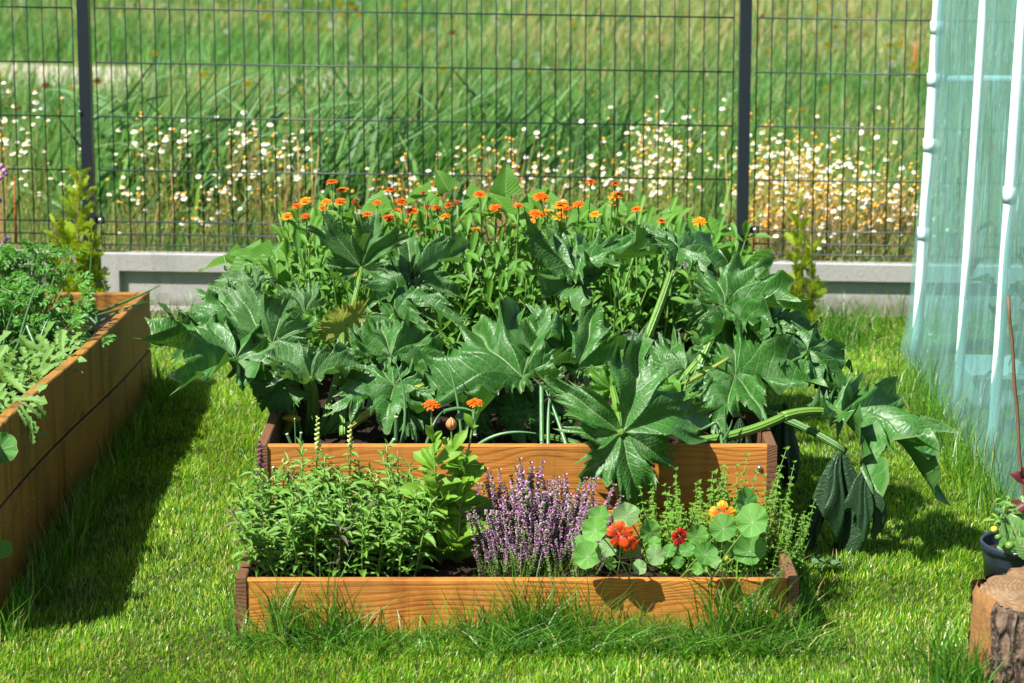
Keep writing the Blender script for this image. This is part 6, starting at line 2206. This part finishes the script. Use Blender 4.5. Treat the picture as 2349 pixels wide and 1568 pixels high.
for (ax_, ay_, tx_, ty_, Y_, nh, src) in ((2345, 1268, 2318, 1195, 6.10, (-0.4, -0.7, 0.6), SL_[0]), (2352, 1240, 2345, 1155, 6.14, (-0.2, -0.7, 0.6), SL_[1]), (2350, 1262, 2300, 1245, 6.12, (-0.2, -0.6, 0.8), SL_[1]), (2362, 1280, 2340, 1240, 6.05, (0, -0.7, 0.6), SL_[0]), (2330, 1268, 2312, 1240, 6.1, (-0.3, -0.5, 0.8), SL_[1]),
                                          (2350, 1110, 2325, 1085, 6.16, (0, -0.6, 0.8), RL_), (2348, 1100, 2349, 1075, 6.16, (0.2, -0.6, 0.8), RL_), (2352, 1160, 2312, 1175, 6.16, (0, -0.6, 0.8), RL_)):
    A, T = P(ax_, ay_, Y_), P(tx_, ty_, Y_)
    obj("leaf" if src is not RL_ else "red_leaf", src, ps, scaled(frame(A, T - A, nh), (T - A).length * 1.15))
    f0 = Vector((PC.x + 0.0, PC.y - 0.02, 0.15))
    obj("leaf_stalk", stem_mesh("leaf_stalk", bez(f0, (f0 + A) / 2 + Vector((0.02, 0, 0.04)), A, 6), 0.0022, 0.0016, M_RSTEM, 5), ps)
M_TOMY = plain_mat("yellow_tomato", (0.62, 0.52, 0.06), 0.25, 0.5, 0, 0.1)
M_TOMG = plain_mat("green_tomato", (0.12, 0.24, 0.04), 0.25, 0.5, 0, 0.15)
def ball(r, mat, name):
    b = MB()
    vv, ff = [], []
    for i in range(9):
        t = math.pi * i / 8
        for k in range(14):
            a = 2 * math.pi * k / 14
            vv.append((r * math.sin(t) * math.cos(a), r * math.sin(t) * math.sin(a), r * 0.93 * math.cos(t) - (0.12 * r if i == 0 else 0)))
    for i in range(8):
        for k in range(14):
            ff.append((i * 14 + k, (i + 1) * 14 + k, (i + 1) * 14 + (k + 1) % 14, i * 14 + (k + 1) % 14))
    b.add(vv, ff)
    return b.build(name, mat)


tp = thing("tomato_plant", "small tomato plant with one yellow and some green tomatoes hanging over the pot rim", "tomato plant", PC + Vector((-0.06, 0.02, 0.148)))
for (x_, y_, r_, m_) in ((2281, 1215, 0.0085, M_TOMY), (2290, 1232, 0.0085, M_TOMG), (2316, 1252, 0.011, M_TOMG), (2337, 1248, 0.011, M_TOMG)):
    c = P(x_, y_, 6.07)
    obj("tomato", ball(r_, m_, "tomato"), tp, Matrix.Translation(c))
    obj("truss", stem_mesh("truss", bez(Vector((PC.x - 0.05, 6.16, 0.21)), c + Vector((0.01, 0.02, 0.05)), c + Vector((0, 0, r_ * 0.8)), 6), 0.0016, 0.001, M_GSTEM, 5), tp)
obj("stem", stem_mesh("stem", bez(Vector((PC.x - 0.06, 6.22, 0.148)), Vector((PC.x - 0.06, 6.2, 0.2)), Vector((PC.x - 0.05, 6.16, 0.22)), 6), 0.003, 0.002, M_GSTEM, 5), tp)
for k in range(30):
    q = P(2270 + R.uniform(0, 60), 1145 + R.uniform(0, 60), 6.15 + R.uniform(-0.04, 0.08))
    obj("leaf", R.choice(SNAP_L if k % 3 else TOML), tp, scaled(frame(q, rnd_dir(R.uniform(0, 6.28), R.uniform(-0.6, 0.6)), (0, -0.4, 1)), R.uniform(0.015, 0.035)))

# ------------------------------------------------------------------ wild flowers and seed heads beyond the fence
M_CHW = plain_mat("chamomile_ray", (0.74, 0.74, 0.70), 0.6, 0.2, 0, 0.04)
M_CHY = plain_mat("chamomile_disc", (0.80, 0.48, 0.02), 0.7, 0.2, 0, 0.15, 300)
M_CHO = plain_mat("old_chamomile_disc", (0.62, 0.34, 0.04), 0.8, 0.2, 0, 0.2, 300)
M_CHS = plain_mat("chamomile_stem", (0.26, 0.30, 0.07), 0.6, 0.2, 0, 0.4, 20)
M_CHSB = plain_mat("dry_stem", (0.48, 0.31, 0.12), 0.7, 0.2, 0, 0.35, 20)


def cham_head(seed, droop, white=True):
    rr = random.Random(seed)
    b = MB()
    if white:
        for k in range(13):
            a = 2 * math.pi * (k + rr.uniform(-0.2, 0.2)) / 13
            M = Matrix.Rotation(a, 4, 'Z')
            dr = droop + rr.uniform(-0.1, 0.1)
            v = []
            for (r, w_) in ((0.15, 0.06), (0.36, 0.11), (0.52, 0.07)):
                for q in (-1, 1):
                    v.append(M @ Vector((r, q * w_, 0.02 - dr * (r - 0.12))))
            b.add(v, [(0, 2, 3, 1), (2, 4, 5, 3)], 0)
    vv = [(0, 0, 0.26)]
    for (r, z) in ((0.13, 0.24), (0.225, 0.10), (0.21, -0.02)):
        for k in range(8):
            a = k * math.pi / 4
            vv.append((r * math.cos(a), r * math.sin(a), z))
    ff = [(0, 1 + k, 1 + (k + 1) % 8) for k in range(8)]
    for i in range(2):
        ff += [(1 + i * 8 + k, 9 + i * 8 + k, 9 + i * 8 + (k + 1) % 8, 1 + i * 8 + (k + 1) % 8) for k in range(8)]
    b.add(vv, ff, 1)
    return b.build("flower_head", [M_CHW, M_CHY if white else M_CHO])


CH = [cham_head(1, 0.1), cham_head(2, 0.5), cham_head(3, 1.0), cham_head(4, 0.0)]
CHB = [cham_head(5, 0, False)]
CZ = [  # region of the picture, distance range, plants, heads each, share of bare yellow heads, label
    (1730, 2095, 265, 420, 10.6, 12.2, 40, 10, 0.48, "chamomile in full flower in the dense patch between thuja and greenhouse"),
    (1730, 2095, 380, 520, 10.25, 11.0, 48, 11, 0.70, "fading chamomile on dry stems low behind the fence near the greenhouse"),
    (1240, 1690, 250, 420, 10.5, 12.0, 30, 9, 0.35, "chamomile flowering behind the fence beside the post nearest the greenhouse"),
    (880, 1200, 310, 420, 10.3, 11.0, 18, 9, 0.6, "chamomile with many yellow knobs behind the calendula row"),
    (240, 640, 290, 400, 10.4, 11.2, 16, 8, 0.2, "white chamomile in front of the leaning reeds"),
    (220, 640, 380, 530, 10.2, 10.7, 16, 6, 0.3, "low chamomile between the plinth and the reeds"),
    (-20, 130, 215, 440, 10.3, 11.2, 9, 8, 0.15, "tall chamomile beyond the fence past the post by the long bed"),
    (640, 900, 380, 480, 10.3, 10.9, 6, 6, 0.3, "sparse chamomile behind the first calendula blooms"),
]
for (xa, xb, ya, yb_, Ya, Yb, npl, nh_, bare, lab) in CZ:
    ctr = [(R.uniform(xa, xb), R.uniform(ya, yb_)) for _ in range(max(3, npl // 5))]
    for i in range(npl):
        c0_ = R.choice(ctr)
        cx_ = min(xb, max(xa, R.gauss(c0_[0], (xb - xa) * 0.09)))
        cy_ = min(yb_, max(ya, R.gauss(c0_[1], (yb_ - ya) * 0.16)))
        Y_ = Ya + (Yb - Ya) * min(1, max(0, (yb_ - cy_) / (yb_ - ya) * 0.8 + R.uniform(-0.1, 0.3)))
        top = P(cx_, cy_, Y_)
        base = Vector((top.x + R.uniform(-0.04, 0.04), Y_, 0))
        pl = thing("chamomile_plant", lab, "chamomile", base, lab.replace("chamomile", "chamomiles", 1))
        sb = MB()
        for k in range(nh_):
            c = top + Vector((R.gauss(0, 0.075), R.gauss(0, 0.07), R.gauss(-0.03, 0.055)))
            if c.z < 0.06:
                c.z = R.uniform(0.06, 0.16)
            isb = R.random() < bare
            z_ = Vector((R.uniform(-0.5, 0.2), R.uniform(-0.8, 0.05), 1))
            M = frame(c, z_.orthogonal(), z_)
            obj("flower_head", CHB[0] if isb else R.choice(CH), pl, scaled(M, R.uniform(0.014, 0.024) if not isb else R.uniform(0.024, 0.034)))
            q = base.lerp(c, 0.45) + Vector((R.uniform(-0.02, 0.02), 0, 0.02))
            sb.tube([base, q, c], [0.0022, 0.0016, 0.001], 3, 0, False)
            for w_ in range(5):
                p_ = q.lerp(c, R.uniform(-0.6, 0.85))
                d = rnd_dir(R.uniform(0, 6.28), R.uniform(0.0, 0.9)) * R.uniform(0.03, 0.06)
                s = d.cross(Vector((0, 0, 1))).normalized() * 0.0022
                sb.add([p_ - s, p_ + s, p_ + d], [(0, 1, 2)], 0)
        st = obj("stems", sb.build("stems", M_CHSB if R.random() < (0.75 if bare >= 0.5 else 0.25) else M_CHS), pl)
        st["kind"] = "stuff"

# yellow, white and rust flecks of flowers further out in the field
x, y = field_points(2600, 12.5, 34.0, 1.0)
k = ((fbm(x, y, 0.9, 31) > 0.35) | (NP.uniform(0, 1, len(x)) < 0.12)) & ~on_track(x, y)
x, y = x[k], y[k]
N = len(x)
z = NP.uniform(0.2, 0.45, N)
r = NP.uniform(0.012, 0.028, N)
a0 = NP.uniform(0, 6.28, N)
c = np.stack([x, y, z], 1)
V = np.stack([c + np.stack([r * np.cos(a0 + i * 1.2566), -r * 0.45 * np.sin(a0 + i * 1.2566), r * 0.9 * np.sin(a0 + i * 1.2566)], 1) for i in range(5)] + [c + np.array([0, -0.008, 0.006])], 1).reshape(-1, 3)
bs = np.arange(N)[:, None] * 6
T = np.concatenate([bs + np.array([[i, (i + 1) % 5, 5]]) for i in range(5)], 1).reshape(-1, 3)
fc = pick(N, [(0.80, 0.58, 0.03), (0.80, 0.80, 0.74), (0.45, 0.16, 0.06)], [3, 2.2, 0.4], 0.08)
tag(obj("meadow_flowers", bulk_mesh("meadow_flowers", V, T, M_FIELDBLADE, np.repeat(fc, 6, 0))), "yellow and white wild flowers dotted over the far field", "wild flowers", kind='stuff')

# brown seed spikes standing out of the reeds
M_SPIKE = plain_mat("grass_spike", (0.50, 0.33, 0.18), 0.8, 0.15, 0, 0.3, 200)
M_RUST = plain_mat("rust_spike", (0.42, 0.13, 0.04), 0.8, 0.15, 0, 0.4, 120)


def spike(label, x0_, y0_, x1_, y1_, Y_, L, r, mat, name="grass_spike", group="dry grass spikes", cat="grass"):
    c = P(x1_, y1_, Y_)
    base = Vector((P(x0_, y0_, Y_).x, Y_, 0))
    pl = thing(name, label, cat, base, group)
    d = (c - base).normalized()
    obj("stem", stem_mesh("stem", [base, base.lerp(c, 0.5) + Vector((0.01, 0, 0)), c - d * L], 0.003, 0.0016, M_CHSB, 5), pl)
    b = MB()
    n = 14
    for k in range(n):
        t = k / n
        for j in range(5):
            a = R.uniform(0, 6.28)
            p = c - d * L * (1 - t)
            e = (rnd_dir(a, 0.2) * r * (1 - 0.6 * t) + d * 0.012)
            s = e.cross(d).normalized() * 0.0025
            b.add([p - s, p + s, p + e], [(0, 1, 2)])
    b.tube([c - d * L, c], [r * 0.45, r * 0.15], 6)
    obj("seed_head", b.build("seed_head", mat), pl)


spike("brown grass spike tilting most, beside the reeds behind the first calendulas", 690, 430, 738, 282, 10.9, 0.09, 0.009, M_SPIKE)
spike("tallest brown grass spike among the four beside the reeds", 705, 430, 715, 262, 10.95, 0.085, 0.009, M_SPIKE)
spike("upright brown grass spike, second of the four beside the reeds", 680, 430, 682, 275, 10.9, 0.08, 0.009, M_SPIKE)
spike("short leaning brown grass spike, first of the four from the long bed", 640, 430, 655, 300, 10.9, 0.075, 0.009, M_SPIKE)
spike("thin brown grass spike rising through the white chamomile", 388, 440, 390, 305, 10.5, 0.09, 0.006, M_SPIKE)
spike("pale grass spike close to the post nearest the greenhouse", 1668, 430, 1664, 305, 10.7, 0.06, 0.008, M_SPIKE)
spike("rusty dock stalk between the post and the thin thuja", 1768, 560, 1762, 485, 10.15, 0.16, 0.012, M_RUST, "dock_stalk", "rusty dock stalks", "dock")
spike("rusty dock stalk past the long bed at the photo's edge", 35, 560, 33, 405, 10.2, 0.26, 0.016, M_RUST, "dock_stalk", "rusty dock stalks", "dock")
spike("tall rusty dock far out in the field above the greenhouse edge", 2098, 200, 2100, 95, 17.0, 0.30, 0.04, M_RUST, "dock_stalk", "rusty dock stalks", "dock")

# single reeds standing above the rest
M_REED = leaf_mat("reed_leaf", (0.075, 0.20, 0.05), (0.12, 0.26, 0.07), (0.25, 0.45, 0.1), 0.3, 0.45, 0.4)
reedl = lambda t: max(0.04, min(1, t * 7) * (1 - t ** 1.6))
RDL = [leaf_mesh("leaf", M_REED, 0.075, reedl, 7, 0.5, c, 0.0, s) for s, c in ((1, 0.3), (2, 0.6), (3, 0.1))]
for i, (x_, top_, Y_, lab) in enumerate(((330, 150, 11.6, "tall reed with leaves fanning out near the post"), (255, 190, 11.3, "reed rising just beside the square post"), (470, 215, 11.8, "reed leaning over the sandy track"), (610, 225, 12.0, "reed in the middle of the leaning stand"),
                                          (760, 215, 12.2, "broad leaved reed past the brown spikes"), (420, 265, 11.2, "lower reed behind the white chamomile"), (560, 270, 11.3, "dark reed above the low chamomile"), (860, 200, 12.6, "reed standing apart behind the calendula bed"),
                                          (1080, 190, 13.0, "reed far behind the middle of the fence"), (1010, 230, 12.4, "low bending reed behind the yellow knobs of chamomile"), (185, 180, 11.2, "reed on the long bed's side of the post"), (690, 240, 11.6, "reed directly behind the brown spikes"))):
    top = P(x_, top_, Y_)
    base = Vector((top.x - 0.10, Y_, 0))
    pl = thing("reed", lab, "reed", base, "single reeds behind the fence")
    path = bez(base, base + Vector((0.02, 0, top.z * 0.6)), top, 8)
    obj("stem", stem_mesh("stem", path, 0.004, 0.002, M_GSTEM, 5), pl)
    for k in range(8):
        q = path[2 + k * 6 // 8]
        az_ = R.choice((0.1, -0.2, 0.4, 0.2, 2.8)) + R.uniform(-0.3, 0.3)
        obj("leaf", R.choice(RDL), pl, scaled(frame(q, rnd_dir(az_, R.uniform(0.15, 1.0)), (R.uniform(-0.2, 0.2), -0.6, 1)), R.uniform(0.22, 0.40)))
